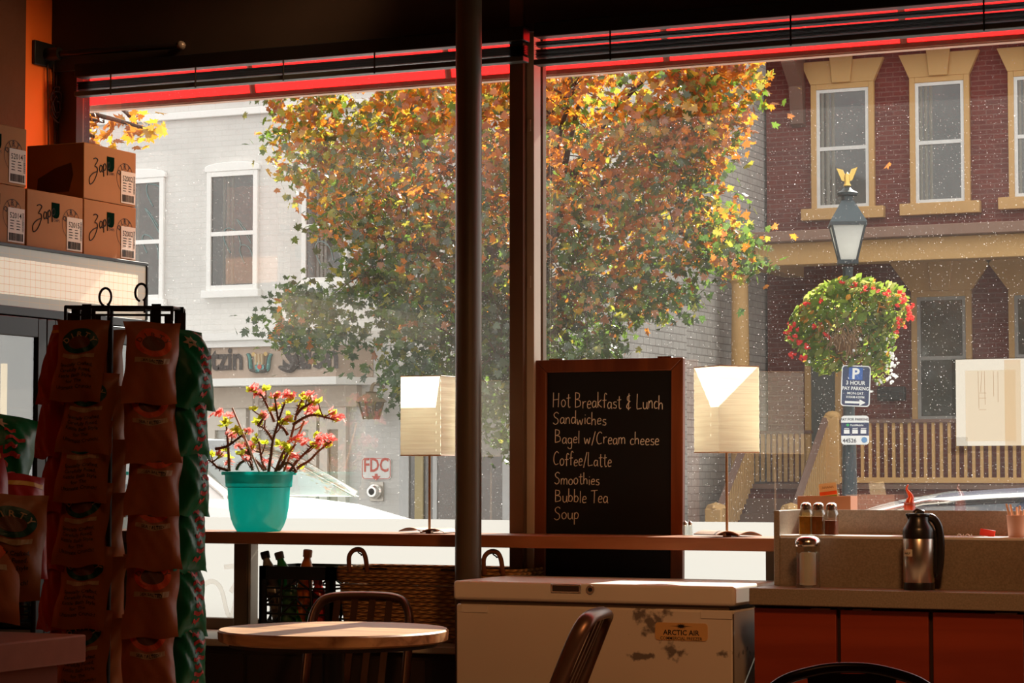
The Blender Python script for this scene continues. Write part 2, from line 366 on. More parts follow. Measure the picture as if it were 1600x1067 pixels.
# ---------------- bar counter under the window ----------------
BZ=1.06; BY=8.60
bx0=XL+.02; bx1=-1.1; BB=8.90
r=root('window_bar','long brown wooden bar shelf running under the window','bar counter',(-4,BY,0))
MB().box(bx0,BY,BZ-.05,bx1,BB,BZ).build('top',wood('bar_wood',(.26,.085,.03),(.42,.16,.06),2.2,.38),r,world=True,bevel=.004)
for p in (383,1214):
    q=onY(p,900,8.83); MB().box(q.x-.033,8.79,ZB,q.x+.033,8.87,BZ-.05).build('post',M_frame,r,world=True,bevel=.003)
    MB().box(q.x+.034,8.80,ZB,q.x+.046,8.86,BZ-.05).build('lit_edge_strip',M('lit_edge_tint',(.5,.42,.33),.5),r,world=True)  # pale strip paints the lit right edge of the post
# ---------------- teal flower pot with thorny plant ----------------
PT_=onY(404,830,8.74); PT_.z=BZ; S_=at(404,783,1); dep=(PT_-CAMP).dot(VF); pxm=dep/F
TEAL=transl('teal_plastic',(.02,.48,.44),(.03,.90,.84),.6,gloss=.06)
r=root('flower_pot','teal plastic pot with thorny pink flowered plant on window bar','potted plant',PT_)
h=93*pxm; R0=33*pxm; R1=52*pxm; RR=58*pxm
MB().lathe([(.001,0),(R0,0),(R0*1.05,h*.012),(R1*.76,h*.10),(R1*.84,h*.22),(R1*.895,h*.38),(R1*.925,h*.56),(R1*.94,h*.735),(R1*.99,h*.745),(R1*1.0,h*.76),(R1*1.02,h*.94),(R1*1.02,h*.985)],40).build('pot',TEAL,r,smooth=35)
MB().lathe([(R1*1.04,h*.945),(RR,h*.945),(RR*1.012,h*.97),(RR,h),(R1*1.0,h),(R1*1.0,h*.97)],40).build('rim',TEAL,r,smooth=50)
MB().lathe([(.001,h*.80),(R1*1.0,h*.80)],28).build('soil',M('soil',(.05,.03,.02),.95,bump=.6,bscale=80),r)
STEM=M('thorny_stem',(.24,.10,.05),.7,bump=.3,bscale=120)
def Z5(x,y,dd=0): return at(300+x*.2625,580+y*.2625,dep+dd)
stems=[[(455,600),(470,500),(480,420),(505,330),(530,250),(560,170)],[(495,600),(540,490),(580,420),(605,330),(620,260),(640,200),(670,150)],[(620,260),(655,220),(690,200),(730,170)],[(600,320),(660,280),(720,260),(800,275),(850,290)],[(580,600),(620,540),(650,510),(690,470),(725,440)],[(600,600),(650,560),(700,530),(760,470),(830,420)],[(440,590),(420,540),(410,500),(400,430),(380,390)],[(360,590),(345,500),(330,450),(315,400),(300,370)],[(222,595),(215,450),(205,320)],[(215,590),(180,580),(150,570),(125,545),(95,525)],[(430,590),(380,530),(330,490),(275,445)],[(480,410),(455,370),(430,340),(395,320)],[(395,325),(410,300),(435,268)],[(490,300),(470,250),(440,190),(420,150),(385,120)],[(500,590),(540,550),(565,500),(620,430)],[(265,585),(290,545),(340,530),(362,585)],[(570,380),(545,340),(520,320),(505,240),(492,150)],[(140,462),(200,450),(240,425),(300,380)],[(620,600),(600,560),(560,545),(520,590)]]
rnd=random.Random(3); tips=[]; side=[]
for st in stems:
    d0=rnd.uniform(-.05,.05); d1=d0+rnd.uniform(-.06,.06); n=len(st)
    pts=smoothpts([Z5(x,y,d0+(d1-d0)*i/(n-1)) for i,(x,y) in enumerate(st)],4)
    b=MB(); b.tube(pts,[.0068-.003*i/len(pts) for i in range(len(pts))],7)
    for i in range(1,len(pts)-1):
        for k in range(5):
            a=(pts[i]-pts[i-1]).orthogonal().normalized(); d=(pts[i]-pts[i-1]).normalized()
            a=Matrix.Rotation(rnd.uniform(0,2*pi),3,d)@a; t=pts[i]+d*rnd.uniform(-.008,.008); b.tube([t+a*.003,t+a*(.013+rnd.uniform(0,.006))],[.0016,.0003],3,cap=False)
    b.build('stem',STEM,r,world=True,smooth=60); tips.append((st[-1],d1))
    for _ in range(2 if len(st)>3 else 1):
        p=pts[int(len(pts)*rnd.uniform(.45,.95))]; d=Vector((rnd.uniform(-1,1),rnd.uniform(-.7,.7),rnd.uniform(.2,1))).normalized()*rnd.uniform(.03,.065)
        tw_=smoothpts([p,p+d*.5+Vector((0,0,-.006)),p+d],3); b=MB(); b.tube(tw_,[.0036-.0012*i/len(tw_) for i in range(len(tw_))],6); b.build('twig',STEM,r,world=True,smooth=60); side.append(p+d)
for nm,(a,c),col in (('stake',((402,600),(240,218)),(.75,.55,.45)),('stake',((545,600),(668,295)),(.62,.25,.08))):
    MB().tube([Z5(*a,.01),Z5(*c,.02)],.0045,6).build(nm,M('stake_%d'%int(col[0]*100),col,.7),r,world=True)
PINK=transl('pink_petal',(.85,.25,.22),(1.0,.40,.36),.6); LEAFY=transl('fresh_leaf',(.28,.36,.04),(.75,.78,.08),.6)
def nearest_d(x,y):
    return min(((x-t[0][0])**2+(y-t[0][1])**2,t[1]) for t in tips)[1]
for (x,y) in [(372,95),(385,125),(395,135),(488,135),(505,145),(560,135),(580,140),(600,150),(682,148),(730,170),(722,215),(140,250),(165,247),(222,265),(435,265),(850,262),(880,285),(870,275),(640,385),(652,420),(745,395),(765,405),(820,390),(840,405),(757,440),(800,430),(230,540),(345,475),(610,500),(278,447),(578,585),(700,245),(590,415)]+[(q,None) for q in side[::2]]:
    b=MB(); c=Z5(x,y,nearest_d(x,y)) if y is not None else x
    for k in range(rnd.choice((5,6,8))):
        q=c+Vector((rnd.uniform(-1,1),rnd.uniform(-1,1),rnd.uniform(-.7,.7)))*.015; nn=Vector((rnd.uniform(-1,1),rnd.uniform(-1,.4),rnd.uniform(.2,1))).normalized(); u=nn.orthogonal().normalized(); v=nn.cross(u)
        for s in (1,-1):
            b.add([q]+[q+(u*s)*.007+(u*math.cos(t)+v*math.sin(t))*.009+nn*.003 for t in [i*pi/4 for i in range(8)]],[(0,i+1,(i+1)%8+1) for i in range(8)])
    b.build('flower',PINK,r,world=True)
for (x,y) in [(495,160),(600,180),(655,150),(205,310),(190,325),(215,300),(740,265),(725,440),(815,450),(640,585),(210,510),(380,395),(520,440),(255,372),(480,235),(860,300),(565,190),(200,470),(550,450),(410,285),(720,190),(630,415),(590,160),(765,270)]+[(q,None) for q in side[1::2]]+[(q+Vector((.006,0,-.012)),None) for q in side[::3]]:
    b=MB(); c=Z5(x,y,nearest_d(x,y)) if y is not None else x
    for k in range(rnd.choice((5,7,8))):
        d=Vector((rnd.uniform(-1,1),rnd.uniform(-1,1),rnd.uniform(-.2,1.2))).normalized(); u=d.orthogonal().normalized(); L_=rnd.uniform(.02,.036); w_=.010
        b.add([c,c+d*L_*.5+u*w_,c+d*L_,c+d*L_*.5-u*w_],[(0,1,2,3)])
    b.build('leaf_tuft',LEAFY,r,world=True)
# ---------------- paper lamps ----------------
PAPER=transl('rice_paper',(.93,.85,.74),(1.0,.88,.69),.74,wave=260)
def lamp(label,pxc,ybase,ytop,ybot,side,rz,Y):
    p=onY(pxc,ybase,Y); p.z=BZ; d=(p-CAMP).dot(VF); k=d/F
    r=root('table_lamp',label,'lamp',p,rz,'paper lamps on the window bar'); h0=(ybase-ybot)*k; h1=(ybase-ytop)*k; a=side/2
    b=MB()
    for i in range(4):
        c,s=math.cos(i*pi/2),math.sin(i*pi/2); T=Matrix.Rotation(i*pi/2,4,'Z'); b.X=T
        b.grid(lambda u,v:(-a+2*a*u,-a-.0015*math.sin(v*55+i),h0+(h1-h0)*v+.003*math.sin(u*9+i)*(v>.9)),4,28)
    b.X=None; b.build('shade',PAPER,r,smooth=40)
    WIRE=M('pale_wire',(.55,.35,.2),.5)
    b=MB()
    for z in (h0,h1):
        q=[(-a,-a,z),(a,-a,z),(a,a,z),(-a,a,z)]
        for i in range(4): b.tube([q[i],q[(i+1)%4]],.0022,5)
    for s in (-1,1): b.tube([(s*a,s*a,h0),(0,0,h0+.02)],.0018,5); b.tube([(s*a,-s*a,h0),(0,0,h0+.02)],.0018,5)
    b.build('shade_frame',WIRE,r)
    MB().cyl((0,0,.012),(0,0,h0+.05),.0055,n=10).build('stem',M('lamp_stem',(.42,.24,.13),.35,.5),r,smooth=40)
    MB().lathe([(.017,h0+.02),(.017,h0+.07),(.005,h0+.075)],12).build('socket',M('lamp_socket',(.3,.2,.12),.5),r,smooth=40)
    MB().sphere((0,0,h0+.10),.028,12,(1,1,1.2)).build('bulb',M('bulb_glass',(.9,.88,.82),.2),r,smooth=180)
    # base: two thin bowed sheets meeting under the stem
    b=MB()
    for s in (0,1):
        f=(lambda u,v:(-.10+.10*u*1.04,-.085+.17*v,.003+.022*math.sin(pi*(.12+.8*u)))) if s==0 else (lambda u,v:(-.004+.11*u,-.085+.17*v,.004+.018*math.sin(pi*(.05+.9*u))))
        b.grid(f,10,2); b.grid(lambda u,v:Vector(f(1-u,v))-Vector((0,0,.003)),10,2)
        for v in (0,1):
            b.grid((lambda vv:(lambda u,t:Vector(f(u if vv==0 else 1-u,vv))-Vector((0,0,.003*(1-t)))))(v),10,1)
    b.build('base',M('lamp_base',(.50,.34,.24),.4),r,smooth=40)
    MB().box(-.012,-.012,0,.012,.012,.016).build('foot',M('lamp_stem',(.42,.24,.13),.35,.5),r)
    return r
LR=lamp('paper shaded table lamp standing right of the chalkboard',1136,838.5,573,707,.183,R(44)+AL*.3,8.75)
LL=lamp('paper shaded table lamp standing left of the steel column',671,834.5,590,713,.18,R(2),8.75)
# ---------------- chalkboard ----------------
cy=8.925
c0=onY(837,563,cy+.03); c1=onY(1068,563,cy+.03); ct=c0.z; cb=ZB+.0
r=root('chalkboard_sign','black chalkboard menu in brown wooden frame leaning at the window','chalkboard',((c0.x+c1.x)/2,cy,cb))
hw=(c1.x-c0.x)/2; hh=ct-cb; fw=.052
CW=wood('board_frame_wood',(.12,.028,.009),(.21,.055,.016),2.5,.4,'Z')
TI=Matrix.Rotation(R(-1.2),4,'X')
for nm,q in (('frame_side',[(-hw,0),(-hw+fw,fw),(-hw+fw,hh-fw),(-hw,hh)]),('frame_side',[(hw,0),(hw,hh),(hw-fw,hh-fw),(hw-fw,fw)]),('frame_rail',[(-hw,hh),(-hw+fw,hh-fw),(hw-fw,hh-fw),(hw,hh)]),('frame_rail',[(-hw,0),(hw,0),(hw-fw,fw),(-hw+fw,fw)])):
    b=MB(); b.X=TI; b.prism(q,(0,0,0),(1,0,0),(0,0,1),(0,.03,0)); b.build(nm,CW,r,bevel=.004)
b=MB(); b.X=TI; b.box(-hw+fw-.004,.010,fw-.004,hw-fw+.004,.022,hh-fw+.004); b.build('board',M('slate',(.006,.006,.006),.55,var=.3,scale=3,spec=.3),r)
b=MB(); b.X=TI; 
for x in (-hw*.72,hw*.75): b.box(x-.03,.004,hh-.002,x+.03,.024,hh+.006)
b.build('hinge',CHROME,r)
# hand-written chalk strokes (unit glyphs: x advance ~0.6, x-height .5, capitals 1)
G={'H':(.72,[[(0.02,1),(.0,0)],[(.5,.98),(.46,.02)],[(0,.5),(.48,.55)]]),'o':(.5,[[(.22,.5),(.05,.38),(.03,.15),(.16,.0),(.34,.1),(.38,.35),(.22,.5)]]),
't':(.42,[[(.18,.9),(.16,.2),(.24,.0),(.34,.05)],[(0,.62),(.34,.66)]]),'B':(.66,[[(.05,1),(.04,0)],[(.05,.98),(.38,.9),(.36,.62),(.06,.53)],[(.06,.53),(.44,.45),(.46,.12),(.04,0)]]),
'r':(.42,[[(.05,.5),(.06,0)],[(.06,.3),(.16,.46),(.34,.48)]]),'e':(.46,[[(.05,.26),(.36,.3),(.3,.48),(.14,.46),(.05,.24),(.12,.02),(.36,.06)]]),
'a':(.5,[[(.36,.44),(.16,.48),(.03,.25),(.12,.02),(.32,.14),(.37,.46)],[(.37,.46),(.38,.1),(.44,.0)]]),'k':(.48,[[(.05,1),(.05,0)],[(.36,.5),(.07,.24),(.4,.0)]]),
'f':(.42,[[(.38,.9),(.25,1),(.16,.8),(.15,.0)],[(.0,.5),(.34,.53)]]),'s':(.42,[[(.34,.46),(.12,.46),(.1,.3),(.32,.2),(.28,.02),(.04,.04)]]),
'&':(.66,[[(.46,.1),(.26,.0),(.08,.1),(.2,.34),(.42,.5)],[(.4,.86),(.18,.8),(.16,.56),(.38,.5)],[(.3,1.0),(.26,-.1)]]),'L':(.56,[[(.06,1),(.03,.06),(.2,.0),(.46,.05)]]),
'u':(.5,[[(.04,.48),(.05,.12),(.18,.0),(.34,.12),(.38,.48)],[(.38,.48),(.39,.08),(.46,.0)]]),'n':(.5,[[(.05,.48),(.04,0)],[(.05,.3),(.2,.48),(.34,.4),(.36,0)]]),
'c':(.42,[[(.34,.44),(.16,.48),(.03,.26),(.12,.02),(.34,.06)]]),'h':(.5,[[(.05,1),(.04,0)],[(.05,.28),(.2,.46),(.34,.38),(.36,0)]]),
'S':(.6,[[(.48,.88),(.3,1),(.08,.84),(.14,.6),(.4,.42),(.42,.14),(.2,-.02),(.0,.1)]]),'d':(.5,[[(.36,.42),(.14,.48),(.03,.24),(.12,.02),(.32,.12),(.38,.4)],[(.4,1),(.39,.0)]]),
'w':(.66,[[(.02,.48),(.12,.02),(.28,.4),(.4,.02),(.54,.5)]]),'i':(.22,[[(.08,.48),(.08,0)],[(.09,.68),(.1,.73)]]),'g':(.5,[[(.36,.44),(.14,.48),(.04,.26),(.14,.04),(.34,.16),(.38,.46)],[(.38,.46),(.36,-.3),(.18,-.42),(.02,-.28)]]),
'l':(.22,[[(.08,1),(.07,0)]]),'/':(.46,[[(.36,1.02),(.04,-.1)]]),'C':(.62,[[(.5,.88),(.3,1),(.08,.74),(.04,.3),(.2,.02),(.48,.1)]]),'m':(.74,[[(.05,.48),(.04,0)],[(.05,.3),(.18,.48),(.3,.38),(.31,0)],[(.31,.3),(.44,.48),(.58,.4),(.6,0)]]),
'T':(.6,[[(.0,.95),(.56,1)],[(.3,.98),(.27,.0)]]),'b':(.5,[[(.05,1),(.04,0)],[(.05,.3),(.2,.48),(.38,.3),(.28,.02),(.05,.05)]]),'p':(.5,[[(.06,.48),(.05,-.4)],[(.06,.3),(.2,.5),(.38,.34),(.28,.05),(.06,.08)]]),'Z':(.7,[[(.05,.95),(.55,1),(.3,.55),(.55,.3),(.4,-.1),(.05,-.25),(.0,.0),(.25,.1)]]),' ':(.34,[])}
CH=M('chalk',(.80,.70,.58),.9)
def inv_t(p): return TI.inverted()@(Vector(p)-Vector(r.location))
rnd=random.Random(11)
for st,xa,xb,yb,cap in (('Hot Breakfast & Lunch',863,1036,636,23),('Sandwiches',863,947,662,20),('Bagel w/Cream cheese',866,1030,692,20),('Coffee/Latte',864,956,727,21),('Smoothies',866,937,756,19),('Bubble Tea',867,951,784,20),('Soup',866,906,811,20)):
    tot=sum(G[c][0] for c in st); X=0; B0=MB()
    for c in st:
        jy=rnd.uniform(-.05,.05); sc=rnd.uniform(.92,1.06)
        for pl in G[c][1]:
            pts=[]
            for (gx,gy) in pl:
                px=xa+(xb-xa)*(X+gx)/tot; py=yb-cap*(gy*sc+jy)+(px-xa)*.018
                q=onY(px,py,cy+.02); v=inv_t(q); pts.append(Vector((v.x,.0093,v.z)))
            B0.tube([TI@p for p in smoothpts(pts,4)],.0018,5)
        X+=G[c][0]
    B0.build('chalk_lettering',CH,r)
# ---------------- milk crate with bottles ----------------
ca_=onY(405,884,8.62); cb_=onY(519,884,8.62); cz=ca_.z; cd=.32
r=root('milk_crate','black plastic milk crate of bottles under the bar','crate',((ca_.x+cb_.x)/2,8.62+cd/2,ZB))
cw=(cb_.x-ca_.x)/2; hh_=cz-ZB
CR=M('crate_plastic',(.012,.011,.010),.5)
def lattice(b,T,w_,h,fr):
    b.X=T; t=.012
    b.box(-w_,0,0,w_,t,.03); b.box(-w_,0,h-.055,w_,t,h); b.box(-w_,0,0,-w_+.032,t,h); b.box(w_-.032,0,0,w_,t,h)
    n=4
    for i in range(1,n): 
        x=-w_+2*w_*i/n
        if i!=2: b.tube([(x,.006,.03),(x*.75,.006,h-.055)],.006,6)
    for i in range(1,6): b.box(-w_+.03,.002,.03+(h-.085)*i/6-.004,w_-.03,.01,.03+(h-.085)*i/6+.004)
    for s in (-1,1):
        b.tube([(s*(w_-.03),.006,.03),(0,.006,h*.55)],.005,5); b.tube([(s*(w_-.03),.006,h*.5),(0,.006,h-.055)],.005,5)
    b.X=None
for i,(ww,dd) in enumerate(((cw,cd/2),(cd/2,cw),(cw,cd/2),(cd/2,cw))):
    b=MB(); lattice(b,Matrix.Rotation(i*pi/2,4,'Z')@Matrix.Translation((0,-dd,0)),ww,hh_,0); b.build('side_panel',CR,r)
MB().box(-cw,-cd/2,0,cw,cd/2,.01).build('floor_panel',CR,r)
def bottle(label,x,y,col,capc,tilt,rz,hb=.225,rb=.033,z=ZB+.045):
    o=root('bottle',label,'bottle',(x,y,z),0,'bottles in the milk crate'); o.rotation_euler=(tilt[0],tilt[1],rz)
    m=M('bottle_%d_%d'%(int(col[0]*100),int(col[1]*100)),col,.25,spec=.6)
    MB().lathe([(.001,0),(rb*.9,0),(rb,.008),(rb,hb*.55),(rb*.93,hb*.6),(rb,hb*.66),(rb*.8,hb*.82),(rb*.45,hb*.93),(rb*.42,hb)],18).build('body',m,o,smooth=50)
    MB().lathe([(rb*.56,hb-.012),(rb*.58,hb+.014),(rb*.52,hb+.018),(.001,hb+.018)],16).build('cap',M('cap_%d_%d'%(int(capc[0]*100),int(capc[2]*100)),capc,.4),o,smooth=50)
    return o
cx_=(ca_.x+cb_.x)/2; y0=8.62+cd/2
def cz_at(px): return onY(px,880,8.7).x
for (lb,px,yy,col,cap,tl) in (('bottle with black cap leaning out of the crate, leftmost',424,8.70,(.32,.30,.26),(.02,.02,.02),(.0,-.28)),('green bottle with grey cap leaning beside the orange bottle',443,8.72,(.03,.35,.08),(.22,.2,.18),(.0,-.30)),('orange juice bottle with orange cap in the crate',472,8.74,(.85,.25,.03),(.75,.30,.12),(.05,.12)),('green bottle lying low at the right edge of the crate',505,8.75,(.04,.42,.10),(.1,.3,.05),(.0,.75)),('red labelled bottle low inside the crate front',503,8.665,(.55,.03,.02),(.5,.05,.04),(.0,-.1)),('dark green bottle low behind the crate bars',462,8.668,(.05,.16,.06),(.3,.3,.28),(.0,.1))):
    low='low' in lb
    bottle(lb,cz_at(px)+ (.0 if low else .0)-math.sin(tl[1])*.20,yy,col,cap,tl,0,hb=.19 if low else .305,rb=.034)
# ---------------- woven basket ----------------
by0=8.64
k0=onY(519,880,by0); k1=onY(808,880,by0); kz=k0.z-.012; kx=(k0.x+k1.x)/2; kw=(k1.x-k0.x)/2; kd=.155
def weave(name,c1,c2):
    m,t,b=nt(name); N=t.nodes; L=t.links
    tc=N.new('ShaderNodeTexCoord'); s=N.new('ShaderNodeSeparateXYZ'); L.new(tc.outputs['Object'],s.inputs[0])
    def math_(op,a,b_=None):
        n=N.new('ShaderNodeMath'); n.operation=op
        for i,x in enumerate((a,b_)):
            if x is None: continue
            if isinstance(x,(int,float)): n.inputs[i].default_value=x
            else: L.new(x,n.inputs[i])
        return n.outputs[0]
    xx=math_('ADD',s.outputs['X'],s.outputs['Y'])
    row=math_('MULTIPLY',s.outputs['Z'],62); fl=math_('FLOOR',row); fr=math_('FRACT',row)
    odd=math_('MULTIPLY',math_('MODULO',fl,2),pi)
    sl=math_('SUBTRACT',math_('ABSOLUTE',math_('SUBTRACT',fr,.5)),.25)
    ph=math_('ADD',math_('ADD',math_('MULTIPLY',xx,125),odd),math_('MULTIPLY',sl,5))
    wv=math_('MULTIPLY',math_('ADD',math_('SINE',ph),1),.5)
    rr=math_('SINE',math_('MULTIPLY',fr,pi)); hgt=math_('MULTIPLY',math_('POWER',rr,.6),math_('ADD',math_('MULTIPLY',wv,.7),.3))
    nz=N.new('ShaderNodeTexNoise'); nz.inputs['Scale'].default_value=25; L.new(tc.outputs['Object'],nz.inputs['Vector'])
    q=math_('MULTIPLY',hgt,math_('ADD',math_('MULTIPLY',nz.outputs[0],.9),.4))
    mx=N.new('ShaderNodeMix'); mx.data_type='RGBA'; mx.inputs[6].default_value=c4(c1); mx.inputs[7].default_value=c4(c2); L.new(q,mx.inputs[0]); L.new(mx.outputs[2],b.inputs['Base Color'])
    bp=N.new('ShaderNodeBump'); bp.inputs['Strength'].default_value=1; bp.inputs['Distance'].default_value=.012; L.new(hgt,bp.inputs['Height']); L.new(bp.outputs[0],b.inputs['Normal'])
    b.inputs['Roughness'].default_value=.65; return m
WV=weave('woven_seagrass',(.16,.06,.018),(.85,.45,.15))
r=root('wicker_basket','large woven seagrass basket with rope handles under the bar','basket',(kx,by0+kd,ZB))
def rrect(w_,d,rad,n=6):
    o=[]
    for cx,cy_,a0 in ((w_-rad,d-rad,0),(-w_+rad,d-rad,90),(-w_+rad,-d+rad,180),(w_-rad,-d+rad,270)):
        for i in range(n+1): a=R(a0+90*i/n); o.append((cx+rad*math.cos(a),cy_+rad*math.sin(a)))
    return o
def shell(b,levels,close=True):
    n=None; vs=[]; fs=[]
    for (w_,d,rad,z) in levels:
        p=rrect(w_,d,rad); n=len(p); vs+= [(x,y,z) for x,y in p]
    for i in range(len(levels)-1):
        for j in range(n):
            a=i*n+j;c=i*n+(j+1)%n; fs.append((a,c,c+n,a+n))
    if close: fs.append(tuple(range(n))[::-1])
    return b.add(vs,fs)
kh=kz-ZB
hb_=kh*.76
b=MB(); shell(b,[(kw*.9,kd*.88,.04,0),(kw*.94,kd*.94,.045,hb_*.5),(kw*.965,kd*.965,.045,hb_),(kw*.93,kd*.92,.045,hb_),(kw*.88,kd*.86,.04,.02)]); b.build('body',WV,r,smooth=40)
b=MB(); shell(b,[(kw*.965,kd*.965,.045,hb_+.006),(kw,kd,.05,hb_+.02),(kw*1.0,kd,.05,kh-.012),(kw*.985,kd*.98,.05,kh),(kw*.95,kd*.94,.05,kh-.004),(kw*.94,kd*.93,.045,hb_+.006),(kw*.965,kd*.965,.045,hb_+.006)],False); b.build('rim',WV,r,smooth=40)
HC=M('handle_rope',(.22,.075,.025),.6); 
for px in (561,772):
    hp=onY(px,872,by0)-Vector(r.location); b=MB()
    b.tube(smoothpts([(hp.x-.042,-kd-.002,kh-.02),(hp.x-.04,-kd-.012,kh+.04),(hp.x-.02,-kd-.006,kh+.068),(hp.x+.015,-kd-.006,kh+.068),(hp.x+.036,-kd-.012,kh+.04),(hp.x+.04,-kd-.002,kh-.02)],5),.010,8); b.build('handle',HC,r,smooth=60)
    b=MB(); b.tube(smoothpts([(hp.x-.03+.06*i/8,-kd-.008+.012*(i%2),kh+.06+.012*math.sin(i*.8)) for i in range(9)],3),.003,5); b.build('wire_wrap',BLACK,r,smooth=60)
for px in (568,690): 
    hp=onY(px,878,by0)-Vector(r.location); MB().tube([(hp.x+.0,-kd-.004,kh-.006),(hp.x+.11,-kd-.004,kh-.006)],.003,5).build('wire_loop',BLACK,r)
# ---------------- round table ----------------
tcx=onY(521,985,7.44); TZ=.755
r=root('round_table','round wooden cafe table with thick butcher block top','table',(tcx.x,7.44,0))
TW=wood('table_wood',(.20,.085,.03),(.62,.34,.15),2.4,.38)
MB().lathe([(.001,-.045),(.395,-.045),(.408,-.038),(.41,-.006),(.404,0),(.001,0)],72,(0,0,TZ)).build('tabletop',TW,r,smooth=35)
MB().lathe([(.37,TZ-.06),(.37,TZ-.0455)],40).build('under_ring',M('table_dark',(.02,.012,.008),.6),r,smooth=40)
MB().lathe([(.04,.03),(.04,TZ-.06)],20).build('column',BLACK,r,smooth=40)
MB().lathe([(.24,0),(.24,.012),(.06,.035),(.04,.04)],32).build('base',BLACK,r,smooth=40)
# ---------------- slat-back metal chairs ----------------
CM=M('brushed_bronze_metal',(.13,.07,.045),.32,.6,var=.15,spec=.5)
def navy_chair(label,loc,rz,group=None,HS=.96):
    r=root('slat_back_chair',label,'chair',loc,rz,group)   # faces local -y ; back at +y
    def hoop(x): return x
    sw=.20
    # back frame hoop
    def bp(x,z): return Vector((x,.185+.16*max(0,(z-.45))/.42+.02*(1-(x/.2)**2)*max(0,(z-.45))/.42,z))
    pts=[bp(-sw,.44),bp(-sw,.6),bp(-sw+.002,.74),bp(-sw+.02,.815),bp(-sw+.065,.85),bp(0,.858),bp(sw-.065,.85),bp(sw-.02,.815),bp(sw-.002,.74),bp(sw,.6),bp(sw,.44)]
    b=MB(); pp=smoothpts(pts,5); b.tube(pp,.030,12,flat=.57); b.build('back_frame',CM,r,smooth=50)
    for i in range(4):
        x=-.105+.07*i; b=MB(); q=[bp(x,z) for z in (.45,.6,.72,.845)]
        for k in range(3):
            a,c=q[k],q[k+1]; b.prism([(-.013,-.004),(.013,-.004),(.013,.004),(-.013,.004)],a,(1,0,0),(0,1,0),c-a)
        b.build('back_slat',CM,r)
    b=MB(); b.grid(lambda u,v:(-.2+.4*u,-.2+.41*v,.455-.018*math.sin(pi*u)*math.sin(pi*v)),12,12); b.grid(lambda u,v:(.2-.4*u,-.2+.41*v,.435),2,2); b.tube([(-.2,-.2,.445),(.2,-.2,.445),(.2,.21,.445),(-.2,.21,.445),(-.2,-.2,.445)],.012,8); b.build('seat',CM,r,smooth=50)
    for sx in (-1,1):
        MB().tube([(sx*.185,-.185,.44),(sx*.205,-.215,0)],[.017,.013],10).build('leg',CM,r,smooth=50)
        MB().tube([(sx*.195,.19,.44),(sx*.205,.27,0)],[.017,.013],10).build('leg',CM,r,smooth=50)
        MB().tube([(sx*.195,-.2,.2),(sx*.2,.235,.2)],.009,8).build('stretcher',CM,r,smooth=50)
    r.scale=(1,1,HS)
    return r
a_=onY(599,944,8.28); HS=a_.z/.858
c1=navy_chair('slat back metal chair pushed in behind the round wooden table','' or (a_.x,a_.y-.345,0),R(14))
b_=on(2,938,972,.858*HS); 
navy_chair('slat back metal chair seen side on in front of the freezer',(b_.x-.36,b_.y-.04,0),R(-79))
# dark hoop-back chair, bottom right
d_=on(2,1330,1043,.85)
r=root('hoop_back_chair','dark metal chair with curved hoop back in front of the cabinets','chair',(d_.x,d_.y,0),AL-R(10))
DM=M('dark_gloss_metal',(.035,.018,.014),.25,.6,spec=.6)
hp=[(-.235,.05,.44),(-.235,.03,.62),(-.222,.02,.745),(-.17,.01,.81),(-.08,.0,.842),(0,-.002,.85),(.08,.0,.842),(.17,.01,.81),(.222,.02,.745),(.235,.03,.62),(.235,.05,.44)]
MB().tube(smoothpts(hp,6),.013,12).build('back_frame',DM,r,smooth=60)
MB().grid(lambda u,v:(-.105+.21*u+(.5-u)*.05*(1-v),.03+.02*(1-v)-.02*v+.012*(2*u-1)**2,.45+.385*v),10,10).build('back_panel',DM,r,smooth=60)
MB().box(-.2,.05,.435,.2,.44,.452).build('seat',DM,r,bevel=.012)
for sx in (-1,1):
    MB().tube([(sx*.18,.42,.44),(sx*.21,.47,0)],[.018,.012],10).build('leg',DM,r,smooth=50); MB().tube([(sx*.18,.07,.44),(sx*.21,.0,0)],[.018,.012],10).build('leg',DM,r,smooth=50)
